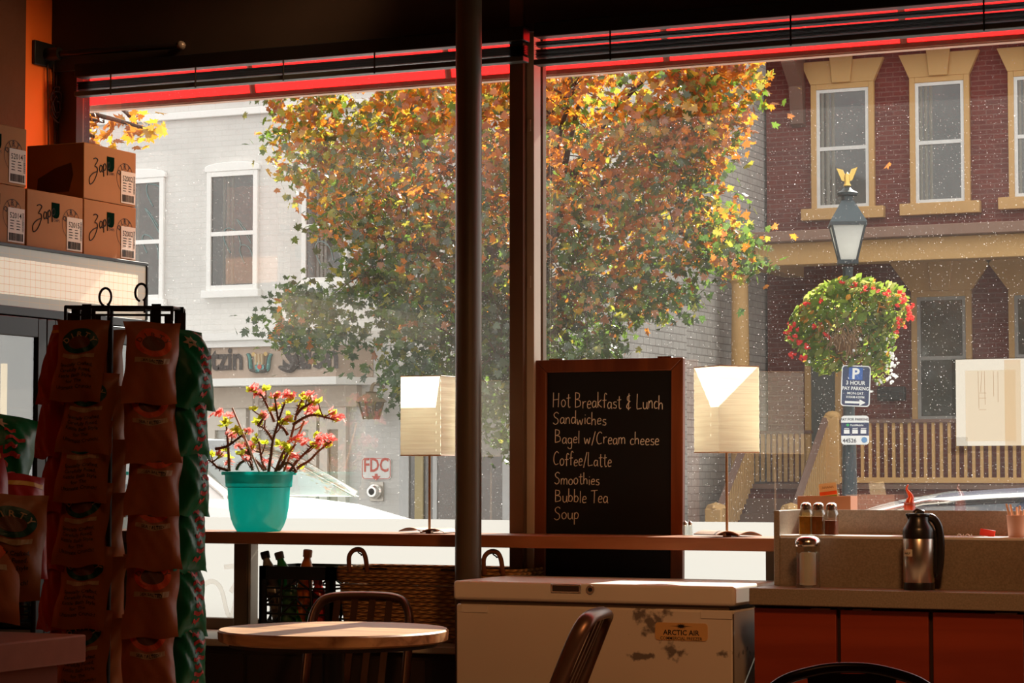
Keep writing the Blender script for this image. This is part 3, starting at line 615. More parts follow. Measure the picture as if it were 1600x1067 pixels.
# ---------------- chest freezer ----------------
fx0=on(2,718,906,.9).x+.0; fx1=on(2,1142,917,.9).x; fy=8.125; fd=.5
r=root('chest_freezer','white chest freezer with dark scuffs on its front beneath chalkboard','freezer',((fx0+fx1)/2,fy,0))
fw2=(fx1-fx0)/2
def freezer_mat():
    m,t,b=nt('freezer_enamel'); N=t.nodes; L=t.links; b.inputs['Roughness'].default_value=.42
    tc=N.new('ShaderNodeTexCoord'); n=N.new('ShaderNodeTexNoise'); n.inputs['Scale'].default_value=34; n.inputs['Detail'].default_value=8; L.new(tc.outputs['Object'],n.inputs['Vector'])
    g=None
    for c,sx,sz in ((onY(1012,968,fy),.055,.040),(onY(1052,1015,fy),.03,.032),(onY(1000,1026,fy),.05,.010),(onY(1125,1022,fy),.04,.012)):
        mp=N.new('ShaderNodeMapping'); c=c-Vector(r.location); mp.inputs['Location'].default_value=(-c.x/sx,0,-c.z/sz); mp.inputs['Scale'].default_value=(1/sx,.02,1/sz); L.new(tc.outputs['Object'],mp.inputs[0])
        l=N.new('ShaderNodeVectorMath'); l.operation='LENGTH'; L.new(mp.outputs[0],l.inputs[0])
        a=N.new('ShaderNodeMath'); a.operation='MULTIPLY_ADD'; a.inputs[1].default_value=5; L.new(n.outputs[0],a.inputs[0]); L.new(l.outputs['Value'],a.inputs[2])
        q=N.new('ShaderNodeMapRange'); q.inputs[1].default_value=3.0; q.inputs[2].default_value=3.8; q.inputs[3].default_value=.8; q.inputs[4].default_value=0; L.new(a.outputs[0],q.inputs[0])
        if g is None: g=q.outputs[0]
        else:
            x=N.new('ShaderNodeMath'); x.operation='MAXIMUM'; L.new(g,x.inputs[0]); L.new(q.outputs[0],x.inputs[1]); g=x.outputs[0]
    mx=N.new('ShaderNodeMix'); mx.data_type='RGBA'; mx.inputs[6].default_value=(.74,.66,.56,1); mx.inputs[7].default_value=(.06,.04,.035,1); L.new(g,mx.inputs[0]); L.new(mx.outputs[2],b.inputs['Base Color'])
    return m
ENA=M('white_enamel',(.76,.70,.62),.4,var=.05)
MB().box(-fw2+.004,.012,.04,fw2-.012,fd,.812).build('body',freezer_mat(),r,bevel=.008)
MB().box(-fw2-.003,0,.828,fw2,fd+.01,.9).build('lid',ENA,r,bevel=.012,seg=3)
MB().box(-fw2+.02,.02,.808,fw2-.03,fd-.02,.83).build('gasket',M('gasket',(.10,.07,.05),.7),r)
for px,w_ in ((740,.055),(1118,.06)): 
    q=onY(px,940,fy)-Vector(r.location); MB().box(q.x-w_,.008,.782,q.x+w_,.013,.808).build('hinge_plate',ENA,r)
for sx in (-1,1):
    for sy in (.06,fd-.06): MB().cyl((sx*(fw2-.08),sy,0),(sx*(fw2-.08),sy,.045),.02,n=12).build('foot',BLACK,r)
q0=onY(861,912,fy)-Vector(r.location); q1=onY(908,927,fy)-Vector(r.location)
b=MB(); b.box(q0.x,-.004,q1.z,q1.x,.002,q0.z); b.build('handle',CHROME,r,bevel=.002); MB().box(q0.x+.008,-.006,q1.z+.006,q1.x-.008,-.0035,q0.z-.006).build('handle_recess',M('recess_dark',(.05,.03,.025),.4),r)
q=onY(923,921,fy)-Vector(r.location); MB().cyl((q.x,-.006,q.z),(q.x,.004,q.z),.016,n=20).build('lock',CHROME,r,smooth=40); MB().cyl((q.x,-.008,q.z),(q.x,-.005,q.z),.008,n=14).build('keyhole',INK,r)
q0=onY(1024,972,fy+.012)-Vector(r.location); q1=onY(1106,1002,fy+.012)-Vector(r.location); bw=(q1.x-q0.x)/2; bh=(q0.z-q1.z)/2; bc=Vector(((q0.x+q1.x)/2,.012,(q0.z+q1.z)/2))
pl=MB(); pl.prism(rrect(bw,bh,.012,4),bc,(1,0,0),(0,0,1),(0,-.003,0)); PB=pl.build('badge',M('badge_gold',(.72,.42,.16),.4),r)
b=MB(); b.text('ARCTIC AIR',.026,bc+Vector((0,-.0036,-.012)),bold=.02); b.text('COMMERCIAL FREEZER',.0165,bc+Vector((0,-.0036,-.030)),sx=.95,bold=.008)
st=[]
for i in range(28): a=2*pi*i/28; rr=(.045 if i%14==0 else .022 if i%2==0 else .010); st.append((math.cos(a)*rr,math.sin(a)*rr*.5))
b.prism(st,bc+Vector((0,-.0034,.020)),(1,0,0),(0,0,1),(0,-.0003,0)); b.build('badge_lettering',INK,r)
MB().box(fw2-.013,.010,.05,fw2-.009,.0125,.80).build('seam',M('gasket',(.10,.07,.05),.7),r)
# ---------------- condiment cabinets ----------------
CWD=wood('cabinet_wood',(.26,.035,.010),(.36,.055,.016),1.6,.38,'X')
cy0=8.08; ck=onY(1176,950,cy0); xs=[onY(1177,990,cy0).x,onY(1311.5,990,cy0).x,onY(1456,990,cy0).x,onY(1604,990,cy0).x]
GR=M('speckled_laminate',(.30,.25,.19),.32,var=.5,scale=160,spec=.5)
for i in range(3):
    a,b_=xs[i],xs[i+1]; 
    r=root('cabinet',['reddish wood cabinet unit beside the chest freezer, leftmost','reddish wood cabinet unit between two others, under the carafe','reddish wood cabinet unit at the right edge of the photo'][i],'cabinet',((a+b_)/2,cy0,0),0,'cabinets under the condiment counter')
    hw_=(b_-a)/2
    MB().box(-hw_,.02,.08,hw_,.62,.838).build('body',M('cabinet_dark',(.03,.012,.008),.6),r)
    gl=.004; d=MB().box(-hw_+gl,0,.09,hw_-gl-.008,.019,.828).build('door',CWD,r,bevel=.002)
    if i!=1: MB().box(hw_*.35,-.002,.826,hw_*.8,.012,.832).build('door_pull',M('pull_brown',(.2,.08,.04),.4),d)
    else: MB().box(hw_*-.7,-.002,.826,-hw_*.3,.012,.832).build('door_pull',M('pull_brown',(.2,.08,.04),.4),d)
cl=onY(1170,930,8.04).x; cr=xs[3]+.35
r=root('countertop','grey brown speckled countertop over the reddish cabinets','countertop',(cl,8.04,.84))
MB().box(0,0,0,cr-cl,.71,.06).build('slab',GR,r,bevel=.004)
# two-level condiment stand
sy=8.27; sx0=onY(1209,860,sy).x; s_sh=onY(1400,838,sy).z; s_tp=onY(1400,797,sy+.26).z
r=root('condiment_stand','speckled laminate two level condiment stand on the counter','condiment stand',(sx0,sy,.9)); W_=cr-sx0
MB().box(0,0,0,.022,.30,s_tp-.9).build('end_panel',GR,r,bevel=.002)
MB().box(.0225,.003,0,W_,.02,s_sh-.9-.012).build('front_panel',GR,r)
MB().box(.0225,0,s_sh-.9-.012,W_,.26,s_sh-.9).build('shelf',M('shelf_steel',(.86,.84,.80),.3,0,var=.1),r,bevel=.005)
MB().box(.0225,.26,0,W_,.278,s_tp-.9).build('back_panel',GR,r)
def lathed(name,label,cat,p,group=None): return root(name,label,cat,p,0,group)
JG=pane_mat('jar_glass',.2,(.90,.93,.90))
# shakers
for i,(px,colr,lb) in enumerate(((1259.5,(.55,.24,.02),'spice shaker of yellow powder, leftmost of three on the stand'),(1279,(.35,.12,.02),'spice shaker of brown powder between the two others'),(1299.5,(.22,.05,.02),'spice shaker half full of dark red spice, rightmost of three'))):
    p=onY(px,834,sy+.055); p.z=s_sh; k=(p-CAMP).dot(VF)/F; r=lathed('spice_shaker',lb,'shaker',p,'spice shakers on the condiment stand'); rr=9.6*k; hh2=51*k
    b=MB(); sq=lambda w_,z:(w_,w_,w_*.35,z)
    shell(b,[sq(rr,0),sq(rr,hh2*.62),sq(rr*.8,hh2*.74),sq(rr*.78,hh2*.80)]); b.build('glass_jar',JG,r,smooth=40)
    f=.92 if i<2 else .72
    b=MB(); shell(b,[sq(rr*.93,.002),sq(rr*.93,hh2*.62*f)]); b.add([(x,y,hh2*.62*f) for x,y in rrect(rr*.93,rr*.93,rr*.33)],[tuple(range(28))]); b.build('spice',M('spice_%d'%i,colr,.9,scale=60,var=.4),r)
    MB().lathe([(rr*.86,hh2*.76),(rr*.9,hh2*.80),(rr*.86,hh2*.86),(rr*.9,hh2*.88),(rr*.8,hh2*.95),(rr*.4,hh2),(.0005,hh2)],18).build('lid',CHROME,r,smooth=40)
# sugar jar
p=onY(1262.5,917,8.15); p.z=.9; k=(p-CAMP).dot(VF)/F; r=lathed('sugar_jar','glass sugar pourer jar with chrome lid on the counter','sugar jar',p)
rr=19.5*k; hj=75*k
MB().lathe([(.0005,0),(rr,0),(rr*1.05,.008),(rr,hj*.18),(rr*.97,hj*.5),(rr,hj*.84),(rr*1.02,hj*.9),(rr*.9,hj*.95)],8).build('glass_jar',JG,r,smooth=20)
MB().lathe([(.0005,.006),(rr*.66,.01),(rr*.66,hj*.70),(rr*.5,hj*.74),(.0005,hj*.72)],18).build('sugar',M('sugar',(.92,.90,.84),.9),r,smooth=40)
MB().lathe([(rr*1.02,hj*.86),(rr*1.06,hj*.89),(rr*1.05,hj*.97),(rr*.9,hj*1.03),(rr*.55,hj*1.07),(rr*.3,hj*1.085),(.0005,hj*1.085)],24).build('lid',CHROME,r,smooth=40)
# thermal carafe
p=onY(1436,920,8.16); p.z=.9; k=(p-CAMP).dot(VF)/F; r=root('thermal_carafe','stainless steel coffee carafe with black handle on the counter','carafe',p,AL*.8)
rc=24*k; hc=122*k; BP=M('black_plastic',(.012,.012,.013),.3,spec=.6)
MB().lathe([(.001,0),(rc*1.02,0),(rc*1.02,hc*.07),(rc*.98,hc*.10)],32).build('foot',BP,r,smooth=40)
MB().lathe([(rc*.96,hc*.09),(rc,hc*.10),(rc,hc*.66),(rc*.97,hc*.67)],40).build('body',M('brushed_steel',(.62,.57,.50),.28,1,var=.08,stretch=(1,1,30),scale=3),r,smooth=40)
MB().lathe([(rc*1.02,hc*.655),(rc*1.03,hc*.76),(rc*.95,hc*.80),(rc*.72,hc*.87),(rc*.68,hc*.93),(rc*.76,hc*.955),(rc*.74,hc*.975),(.001,hc*.975)],32).build('collar',BP,r,smooth=35)
b=MB(); b.prism([(-rc*.84,hc*.96),(-rc*.66,hc*.89),(-rc*.5,hc*.89),(-rc*.5,hc*.975),(-rc*.8,hc*.975)],(0,-.012,0),(1,0,0),(0,0,1),(0,.024,0)); b.build('spout',BP,r,bevel=.003)
b=MB(); b.tube([(-.01,0,hc*.97),(-.004,0,hc*1.0),(.02,0,hc*.99)],[.016,.014,.006],10); b.build('lever',M('lever_black',(.05,.05,.05),.25,.2),r,smooth=60)
b=MB(); b.tube(smoothpts([(rc*.5,0,hc*.93),(rc*.95,0,hc*.91),(rc*1.3,0,hc*.80),(rc*1.42,0,hc*.6),(rc*1.36,0,hc*.35),(rc*1.2,0,hc*.20),(rc*1.08,0,hc*.19)],5),[.012]*31,10,flat=1.2); b.build('handle',BP,r,smooth=60)
b=MB(); b.tube(smoothpts([(rc*1.0,-.004,hc*.76),(rc*1.12,-.004,hc*.6),(rc*1.08,-.004,hc*.4),(rc*1.06,-.004,hc*.22)],4),.007,8); b.build('handle_brace',BP,r,smooth=60)
q=MB(); a0=R(-140)
def cyw(x,z,o=.0008): 
    a=a0+x/rc; return Vector((math.cos(a)*(rc+o),math.sin(a)*(rc+o),z))
q.grid(lambda u,v:cyw(-.020+.040*u,hc*.43+hc*.09*v),6,1); L_=q.build('label',M('paper_white',(.75,.7,.6),.7),r)
b=MB(); b.text('HALF',.011,(0,0,0),bold=.01,warp=lambda x,y:cyw(x,hc*.455+y,.0014)); b.build('label_lettering',INK,r)
# packet box, packets and card behind the stand
p=onY(1293,790,8.72); p.z=BZ; k=(p-CAMP).dot(VF)/F; zt_=onY(1293,775,8.72).z-BZ
r=root('packet_box','brown box full of sugar packets behind the condiment stand','box',p,R(4))
b=MB(); w2=42*k; d2=.06
b.box(-w2,-d2,0,w2,-d2+.004,zt_); b.box(-w2,d2-.004,0,w2,d2,zt_); b.box(-w2,-d2+.0045,0,-w2+.004,d2-.0045,zt_); b.box(w2-.004,-d2+.0045,0,w2,d2-.0045,zt_); b.box(-w2+.0045,-d2+.0045,0,w2-.0045,d2-.0045,.004)
b.build('carton',M('kraft_pink',(.55,.26,.15),.75),r)
rnd=random.Random(8)
PKW=M('packet_white',(.8,.72,.62),.6)
for i in range(14):
    x=-w2+.02+(2*w2-.04)*i/13
    if abs(x+.005)<.02: continue
    b=MB(); b.X=Matrix.Translation((x,rnd.uniform(-.02,.01),zt_*.45))@Matrix.Rotation(rnd.uniform(-.3,.3),4,'Y')@Matrix.Rotation(rnd.uniform(-.2,.2),4,'X')
    b.grid(lambda u,v:(-.017+.034*u,.004*math.sin(pi*u)*math.sin(pi*v),.0+zt_*.60*v+.0),4,4); b.grid(lambda u,v:(.017-.034*u,-.004*math.sin(pi*u)*math.sin(pi*v),zt_*.60*v),4,4)
    o=b.build('sugar_packet',PKW,None); tag(o,'white sugar packet standing in the brown box behind the stand','packet','sugar packets in the brown box')
p=onY(1297,783,8.70); r=root('printed_card','cream card with orange and green bands stuck in packet box','card',(p.x,8.70,zt_+BZ-.05),R(10)); r.rotation_euler=(R(-8),R(-7),R(8))
hw_=14*k; hc2=.05+21*k
MB().prism(rrect(hw_,hc2/2,.006,4),(0,0,hc2/2),(1,0,0),(0,0,1),(0,.002,0)).build('card',M('card_cream',(.85,.62,.34),.5),r)
MB().box(-hw_+.001,-.0008,hc2*.55,hw_-.001,-.0003,hc2*.68).build('orange_band',M('card_orange',(.9,.12,.02),.5),r); MB().box(-hw_+.001,-.0008,hc2*.40,hw_-.001,-.0003,hc2*.53).build('green_band',M('card_green',(.25,.35,.06),.5),r)
b=MB()
for i in range(5):
    b.tube(smoothpts([(-.022+i*.009+dx,-.001,hc2*.79+dz) for dx,dz in ((0,0),(.003,.009),(.006,.001),(.008,.004))],3),.0006,4)
b.build('card_lettering',M('card_brown',(.4,.2,.08),.6),r)
# orange twisted ornament
p=onY(1421,795,8.66); p.z=BZ; k=(p-CAMP).dot(VF)/F; hb2=(onY(1421,757,8.66).z-BZ)
r=root('orange_ornament','small twisted translucent orange ornament behind the carafe','ornament',p)
OR=transl('orange_glass',(.62,.10,.01),(.85,.18,.02),.5,gloss=.15)
MB().lathe([(.001,0),(.024,0),(.024,hb2*.5),(.020,hb2*.56),(.023,hb2*.6),(.020,hb2*.64),(.022,hb2*.67),(.001,hb2*.69)],18).build('body',OR,r,smooth=50)
MB().tube(smoothpts([(.0,0,hb2*.62),(.002,0,hb2*.70),(.006,0,hb2*.77),(.0,0,hb2*.84),(-.010,0,hb2*.92),(-.004,0,hb2)],5),[.019*(1-i/26)**1.5+.0022 for i in range(26)],8).build('curled_tip',OR,r,smooth=60)
# straw cup
p=onY(1592,834,sy+.09); p.z=s_sh; k=(p-CAMP).dot(VF)/F
r=root('straw_cup','pinkish cup holding paper wrapped straws on the stand','cup',p)
MB().lathe([(.001,0),(16*k,0),(19*k,34*k),(18*k,34*k),(15.5*k,.004),(.001,.004)],20).build('cup',M('cup_pink',(.62,.33,.22),.5),r,smooth=40)
ST=M('straw_paper',(.75,.5,.36),.7)
for i,(dx,tp,lean) in enumerate(((-10,787,-8),(-6,788,-7),(-2,792,-2),(3,797,2),(6,796,3),(9,793,5),(12,795,7),(1,790,1))):
    q=r.location; z1=onY(1592,tp,q.y).z-s_sh
    o=MB().tube([(q.x+dx*.7*k,q.y+(i%3-1)*.008,s_sh+.006),(q.x+(dx+lean)*k,q.y+(i%3-1)*.012,s_sh+z1)],.0042,8).build('drinking_straw',ST,None); tag(o,'paper wrapped straw standing in the pinkish cup','straw','straws in the pinkish cup')
p=onY(1542,832,sy+.12); p.z=s_sh; b=MB(); b.X=Matrix.Translation(p)@Matrix.Rotation(R(-75),4,'X')@Matrix.Rotation(R(8),4,'Y')
b=MB(); b.X=Matrix.Translation(p+Vector((0,0,.001)))@Matrix.Rotation(R(9),4,'Y')@Matrix.Rotation(R(-12),4,'X'); b.box(-.027,-.004,0,.027,.002,.024); 
o=b.build('red_packet',M('packet_red',(.75,.04,.02),.5),None,bevel=.0015); tag(o,'red sauce packet lying on the shelf beside the straw cup','packet')
for i,px in enumerate((1500,1513)):
    p=onY(px,833,sy+.05); p.z=s_sh; b=MB(); b.tube(smoothpts([p+Vector(d) for d in ((-.012,0,.002),(-.004,0,.010),(.006,.01,.003),(.012,0,.009))],4),.0016,5); o=b.build('paper_scrap',PKW,None,smooth=60); tag(o,'curled white paper scrap on the shelf '+('right of the carafe' if i==0 else 'midway between carafe and red packet'),'scrap')
# small glass shakers on the bar behind the chalkboard
for i,px in enumerate((1070.5,1078.5)):
    p=onY(px,836,8.80); p.z=BZ; r=root('glass_shaker','small glass salt shaker on the bar '+('touching the chalkboard edge' if i==0 else 'nearer the right lamp'),'shaker',p,0,'glass shakers by the chalkboard'); k=(p-CAMP).dot(VF)/F
    MB().lathe([(.0005,0),(4*k,0),(4.2*k,14*k),(3*k,18*k)],12).build('glass_body',JG,r,smooth=40); MB().lathe([(3.2*k,17*k),(3.4*k,21*k),(.0005,24*k)],12).build('lid',CHROME,r,smooth=40)
# ---------------- poster taped on the window ----------------
yp=GY-.012
def rect(name,mat,par,x0,y0,x1,y1,Y,th=.001):
    a=onY(x0,y0,Y); b_=onY(x1,y1,Y); return MB().add([(a.x,Y,b_.z),(b_.x,Y,b_.z),(b_.x,Y,a.z),(a.x,Y,a.z)],[(0,1,2,3)]).build(name,mat,par,world=True)
a=onY(1550,640,yp); r=root('window_poster','paper poster in clear plastic sleeve taped on right window','poster',a)
SLV=pane_mat('plastic_sleeve',.10,(.86,.86,.86))
rect('sleeve',SLV,r,1487,560,1625,704,yp,.0012)
rect('paper',transl('poster_paper',(.7,.66,.6),(.30,.285,.26),.9),r,1493,562,1618,696,yp-.003)
rect('printed_panel',transl('poster_orange',(.7,.5,.3),(.99,.92,.82),.95),r,1508,579,1588,689,yp-.0045)
rect('folded_strip',transl('poster_strip',(.7,.4,.2),(.95,.84,.70),.95),r,1569,562,1596,696,yp-.006)
rect('tape_strip',SLV,r,1480,683,1512,708,yp-.0075,.0006)
rect('tape_strip',SLV,r,1486,700,1510,711,yp-.0085,.0006)
b=MB()
rnd=random.Random(2)
for x in (1528,1534,1538,1552,1559): 
    a=onY(x,580,yp-.0056); c=onY(x+rnd.uniform(-2,2),580+rnd.uniform(30,60),yp-.0056); b.tube([a,c],.0006,4)
for y in (614,622,640): b.tube([onY(1530,y,yp-.0056),onY(1541,y,yp-.0056)],.0006,4)
b.build('poster_linework',transl('poster_line',(.6,.4,.25),(.75,.55,.38),.95),r,world=True)
# ---------------- beverage fridge ----------------
FX=-5.60
fe=on(0,230,440,FX); ftop=on(0,230,411,FX).z; fy0=fe.y-1.75
r=root('beverage_fridge','black beverage fridge with white tiled light header at left wall','fridge',(FX-.35,fe.y-.9,0))
FB=M('fridge_black',(.012,.011,.010),.4)
zb_=on(0,105,487,FX).z
b=MB(); b.box(XL+.02,fy0,.05,FX-.012,fy0+.03,ftop-.02); b.box(XL+.02,fe.y-.03,.05,FX-.012,fe.y,ftop-.02); b.box(XL+.02,fy0,.05,XL+.05,fe.y,ftop-.02); b.box(XL+.02,fy0,.05,FX-.012,fe.y,.15); b.box(XL+.02,fy0,ftop-.03,FX-.012,fe.y,ftop-.008)
b.build('body',FB,r,world=True)
def tilemat(lit=.45):
    m,t,b=nt('tiled_panel'); N=t.nodes; L=t.links
    tc=N.new('ShaderNodeTexCoord'); s=N.new('ShaderNodeSeparateXYZ'); k=N.new('ShaderNodeCombineXYZ'); L.new(tc.outputs['Object'],s.inputs[0]); L.new(s.outputs['Y'],k.inputs[0]); L.new(s.outputs['Z'],k.inputs[1])
    bt=N.new('ShaderNodeTexBrick'); bt.offset=0; bt.inputs['Scale'].default_value=1; bt.inputs['Brick Width'].default_value=.034; bt.inputs['Row Height'].default_value=.030; bt.inputs['Mortar Size'].default_value=.0012
    bt.inputs['Color1'].default_value=(.86,.74,.56,1); bt.inputs['Color2'].default_value=(.84,.72,.54,1); bt.inputs['Mortar'].default_value=(.55,.42,.28,1); L.new(k.outputs[0],bt.inputs['Vector']); L.new(bt.outputs[0],b.inputs['Base Color']); b.inputs['Roughness'].default_value=.35
    if lit: L.new(bt.outputs[0],b.inputs['Emission Color']); b.inputs['Emission Strength'].default_value=lit
    return m
def tilemat2():
    m=tilemat(.12); m.name='tiled_border'; n=[x for x in m.node_tree.nodes if x.type=='TEX_BRICK'][0]; n.inputs['Brick Width'].default_value=.067; n.inputs['Row Height'].default_value=.045
    n.inputs['Color1'].default_value=(.52,.54,.46,1); n.inputs['Color2'].default_value=(.50,.52,.44,1); n.inputs['Mortar'].default_value=(.62,.54,.38,1); return m
hd=MB(); hd.box(FX-.01,fy0,zb_,FX,fe.y-.012,ftop-.014); hdr=hd.build('header_panel',tilemat2(),r,world=True)
MB().box(FX-.009,fy0,zb_+.044,FX+.002,fe.y-.075,ftop-.058).build('header_tiles',tilemat(),r,world=True)
b=MB(); b.box(FX-.02,fy0,ftop-.014,FX+.006,fe.y,ftop); b.box(FX-.02,fe.y-.011,zb_,FX+.006,fe.y,ftop-.0145); b.box(FX-.02,fy0,zb_-.035,FX+.004,fe.y,zb_-.0005); b.build('header_frame',FB,r,world=True,bevel=.002)
d1=on(0,68,620,FX).y
for (ya,yb) in ((d1-.62,d1),(d1+.004,fe.y-.004)):
    b=MB(); t=.055; z0=.16; z1=zb_-.04
    b.box(FX-.01,ya,z0,FX+.012,ya+t,z1); b.box(FX-.01,yb-t,z0,FX+.012,yb,z1); b.box(FX-.01,ya+t,z0,FX+.012,yb-t,z0+.07); b.box(FX-.01,ya+t,z1-.075,FX+.012,yb-t,z1)
    d=b.build('door',FB,r,world=True,bevel=.003)
    MB().box(FX-.004,ya+t,z0+.07,FX,yb-t,z1-.075).build('door_glass',pane_mat('dark_door_glass',.22,(.55,.52,.45)),d if False else r,world=True)
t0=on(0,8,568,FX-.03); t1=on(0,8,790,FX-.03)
em=bpy.data.materials.new('reflection_glow'); em.use_nodes=True; em.node_tree.nodes['Principled BSDF'].inputs['Emission Color'].default_value=(1,.84,.60,1); em.node_tree.nodes['Principled BSDF'].inputs['Emission Strength'].default_value=2.4
MB().cyl((FX-.035,t0.y,t1.z),(FX-.035,t0.y,t0.z),.013,n=14).build('reflection_tube',em,r,world=True,smooth=40)  # added glowing tube, stands in for the bright strip reflected in the door
for zz in (.5,.85,1.2,1.55): MB().box(XL+.06,fy0+.04,zz,FX-.08,fe.y-.04,zz+.012).build('fridge_shelf',M('fridge_shelf_grey',(.2,.19,.17),.5),r,world=True)
# ---------------- snack cartons on the fridge ----------------
KR=M('kraft_board',(.44,.20,.075),.75,var=.10,scale=9)
KD=M('carton_green',(.004,.018,.012),.9,spec=0)
STK=M('sticker_white',(.82,.75,.68),.6)
SCR={'Z':[[(.05,.95),(.28,1.02),(.5,.92),(.2,.55),(.42,.5),(.45,.2),(.1,-.35),(-.3,-.55),(-.35,-.2),(.0,.1),(.4,.25)]],'a':[[(.4,.5),(.15,.55),(.02,.25),(.15,0),(.38,.2),(.42,.55)],[(.42,.5),(.42,.1),(.52,.05)]],'p':[[(.05,.5),(.1,-.5)],[(.06,.35),(.25,.58),(.42,.35),(.3,.05),(.08,.08)]]}
bw_,bh_,bd_=.385,.232,.285
bxF=FX-.02
bzero=ftop
yend=on(0,213,330,bxF).y
def carton(label,y1,z0,num,offx=0):
    r=root('snack_carton',label,'carton',(bxF-bd_/2+offx,y1-bw_/2,z0),0,'snack cartons on the fridge')
    x=bd_/2; MB().box(-bd_/2,-bw_/2+.002,0,x,bw_/2-.002,bh_-.001).build('box',KR,r,bevel=.003)
    ux,uz=(0,1,0),(0,0,1)
    def pt(u,v,o=.0012): return Vector((x+o,-bw_/2+u*bw_,v*bh_))
    hole=[]
    MB().prism([(-.026,.062),(.026,.062),(.026,.02),(.02,.006),(.010,0),(-.010,0),(-.02,.006),(-.026,.02)],pt(.50,.56),ux,uz,(.001,0,0)).build('hand_hole',KD,r)
    b=MB()
    X=.0
    for ch,sc,xo,yo in (('Z',.062,.17,.44),('a',.045,.29,.52),('p',.045,.36,.56),('p',.045,.43,.60)):
        for pl in SCR[ch]:
            q=smoothpts([pt(xo+gx*sc/bw_*1.1,yo+gy*sc/bh_*1.15,.0008) for gx,gy in pl],4); b.tube(q,.0024,6,flat=1)
            
    b.text("CHIPS",.016,pt(.52,.50),ux,uz)
    b.build('script_lettering',INK,r)
    b=MB(); cu,cv,rad=.78,.50,.062
    def ring(rr,wd):
        n=40; vs=[];fs=[]
        for i in range(n):
            a=2*pi*i/n
            for q in (rr,rr-wd): vs.append(pt(cu,cv)+Vector((0,math.cos(a)*q,math.sin(a)*q)))
        for i in range(n): j=(i+1)%n; fs.append((2*i,2*j,2*j+1,2*i+1))
        b.add(vs,fs)
    ring(rad,.002); ring(rad*.5,.002); ring(rad*.62,.0012)
    b.arctext('DIRTY',.030,pt(cu,cv),ux,uz,rad*.62,155,25,bold=.01); b.text('BBQ',.014,pt(cu,cv-.02),ux,uz,bold=.01)
    b.build('emblem_lettering',INK,r)
    sx0_,sz0,sw_,sh_=.70,.04,.108,.135
    a=pt(sx0_,sz0,.0016); MB().prism([(0,0),(sw_,0),(sw_,sh_),(0,sh_)],a,ux,uz,(.0006,0,0)).build('sticker',STK,r)
    b=MB(); o=a+Vector((.0010,0,0)); b.text(num,.031,o+Vector((0,sw_*.46,sh_*.70)),ux,uz,bold=.012)
    rr=random.Random(int(num)); yy=.008
    while yy<sw_-.012:
        wd=rr.choice((.0012,.002,.003)); b.prism([(yy,.006),(yy+wd,.006),(yy+wd,.036),(yy,.036)],o,ux,uz,(.0003,0,0)); yy+=wd+rr.choice((.001,.0016,.0024))
    yy=.045
    while yy<.12:
        wd=rr.choice((.0012,.002)); b.prism([(sw_-.016,yy),(sw_-.005,yy),(sw_-.005,yy+wd),(sw_-.016,yy+wd)],o,ux,uz,(.0003,0,0)); yy+=wd+rr.choice((.0012,.002))
    for k in range(4): 
        b.prism([(.014,.05+k*.011),(.014+rr.uniform(.02,.035),.05+k*.011),(.014+.02,.0535+k*.011),(.014,.0535+k*.011)],o,ux,uz,(.0003,0,0)); b.prism([(.055,.05+k*.011),(.055+rr.uniform(.015,.03),.05+k*.011),(.055+.02,.0535+k*.011),(.055,.0535+k*.011)],o,ux,uz,(.0003,0,0))
    b.build('sticker_lettering',INK,r)
    # side print on the shaded end
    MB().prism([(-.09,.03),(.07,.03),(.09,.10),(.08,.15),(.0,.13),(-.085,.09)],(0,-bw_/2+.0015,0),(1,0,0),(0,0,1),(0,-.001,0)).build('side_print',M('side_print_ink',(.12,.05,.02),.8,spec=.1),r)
    return r
carton('cardboard snack carton numbered 52002 on the fridge, lower right one',yend,bzero,'52002')
carton('cardboard snack carton numbered 52002 on the top of the right stack',yend-.004,bzero+bh_+.001,'52002')
carton('cardboard snack carton with sticker 52015 between two bottom cartons',yend-bw_-.004,bzero,'52015')
carton('cardboard snack carton numbered 52014, lower one at left edge',yend-2*bw_-.012,bzero,'52014')
carton('cardboard snack carton numbered 52014, upper one at left edge',yend-2*bw_-.008,bzero+bh_+.001,'52014')
# ---------------- chip bag rack ----------------
RD=6.4
rc0=at(193,738,RD); rx,ry=rc0.x,rc0.y
r=root('chip_bag_rack','black wire floor rack hung with columns of chip bags','rack',(rx,ry,0),AL)
RI=ROOTM[r.name].inverted()
zt2=at(190,481,RD).z
k=RD/F
WIR=M('black_wire',(.012,.011,.010),.4)
b=MB(); f=[(-.148,-.07,zt2),(.142,-.10,zt2-.004),(.146,.10,zt2+.003),(-.135,.10,zt2+.003)]
for i in range(4): b.tube([f[i],f[(i+1)%4]],.0045,6)
for p in f: b.tube([p,(p[0],p[1],zt2-.04)],.0045,6)
b.tube([f[0],f[2]],.0045,6); b.tube([(-.14,-.07,zt2-.022),(.14,-.09,zt2-.024)],.0035,6); b.tube([(-.14,0,zt2),(.14,0,zt2)],.0045,6)
b.build('top_frame',WIR,r)
for px,yy in ((164,463),(220,457)):
    c=Vector(((px-193)*k,-.02,zt2+.03 if px<200 else zt2+.042)); b=MB(); b.tube([c+Vector((.016*math.cos(t),.003*math.sin(t),.024*math.sin(t))) for t in [R(-70)+i*R(330)/20 for i in range(21)]],.0035,6); b.tube([c+Vector((.010,0,-.02)),c+Vector((.010,0,-.055))],.0035,6); b.build('ring',WIR,r,smooth=60)
MB().cyl((-.055,.09,.0),(-.055,.09,zt2),.009,n=12).build('pole',WIR,r,smooth=40)
MB().lathe([(.22,0),(.22,.015),(.02,.03)],28,(-.055,.09,0)).build('base',WIR,r,smooth=40)
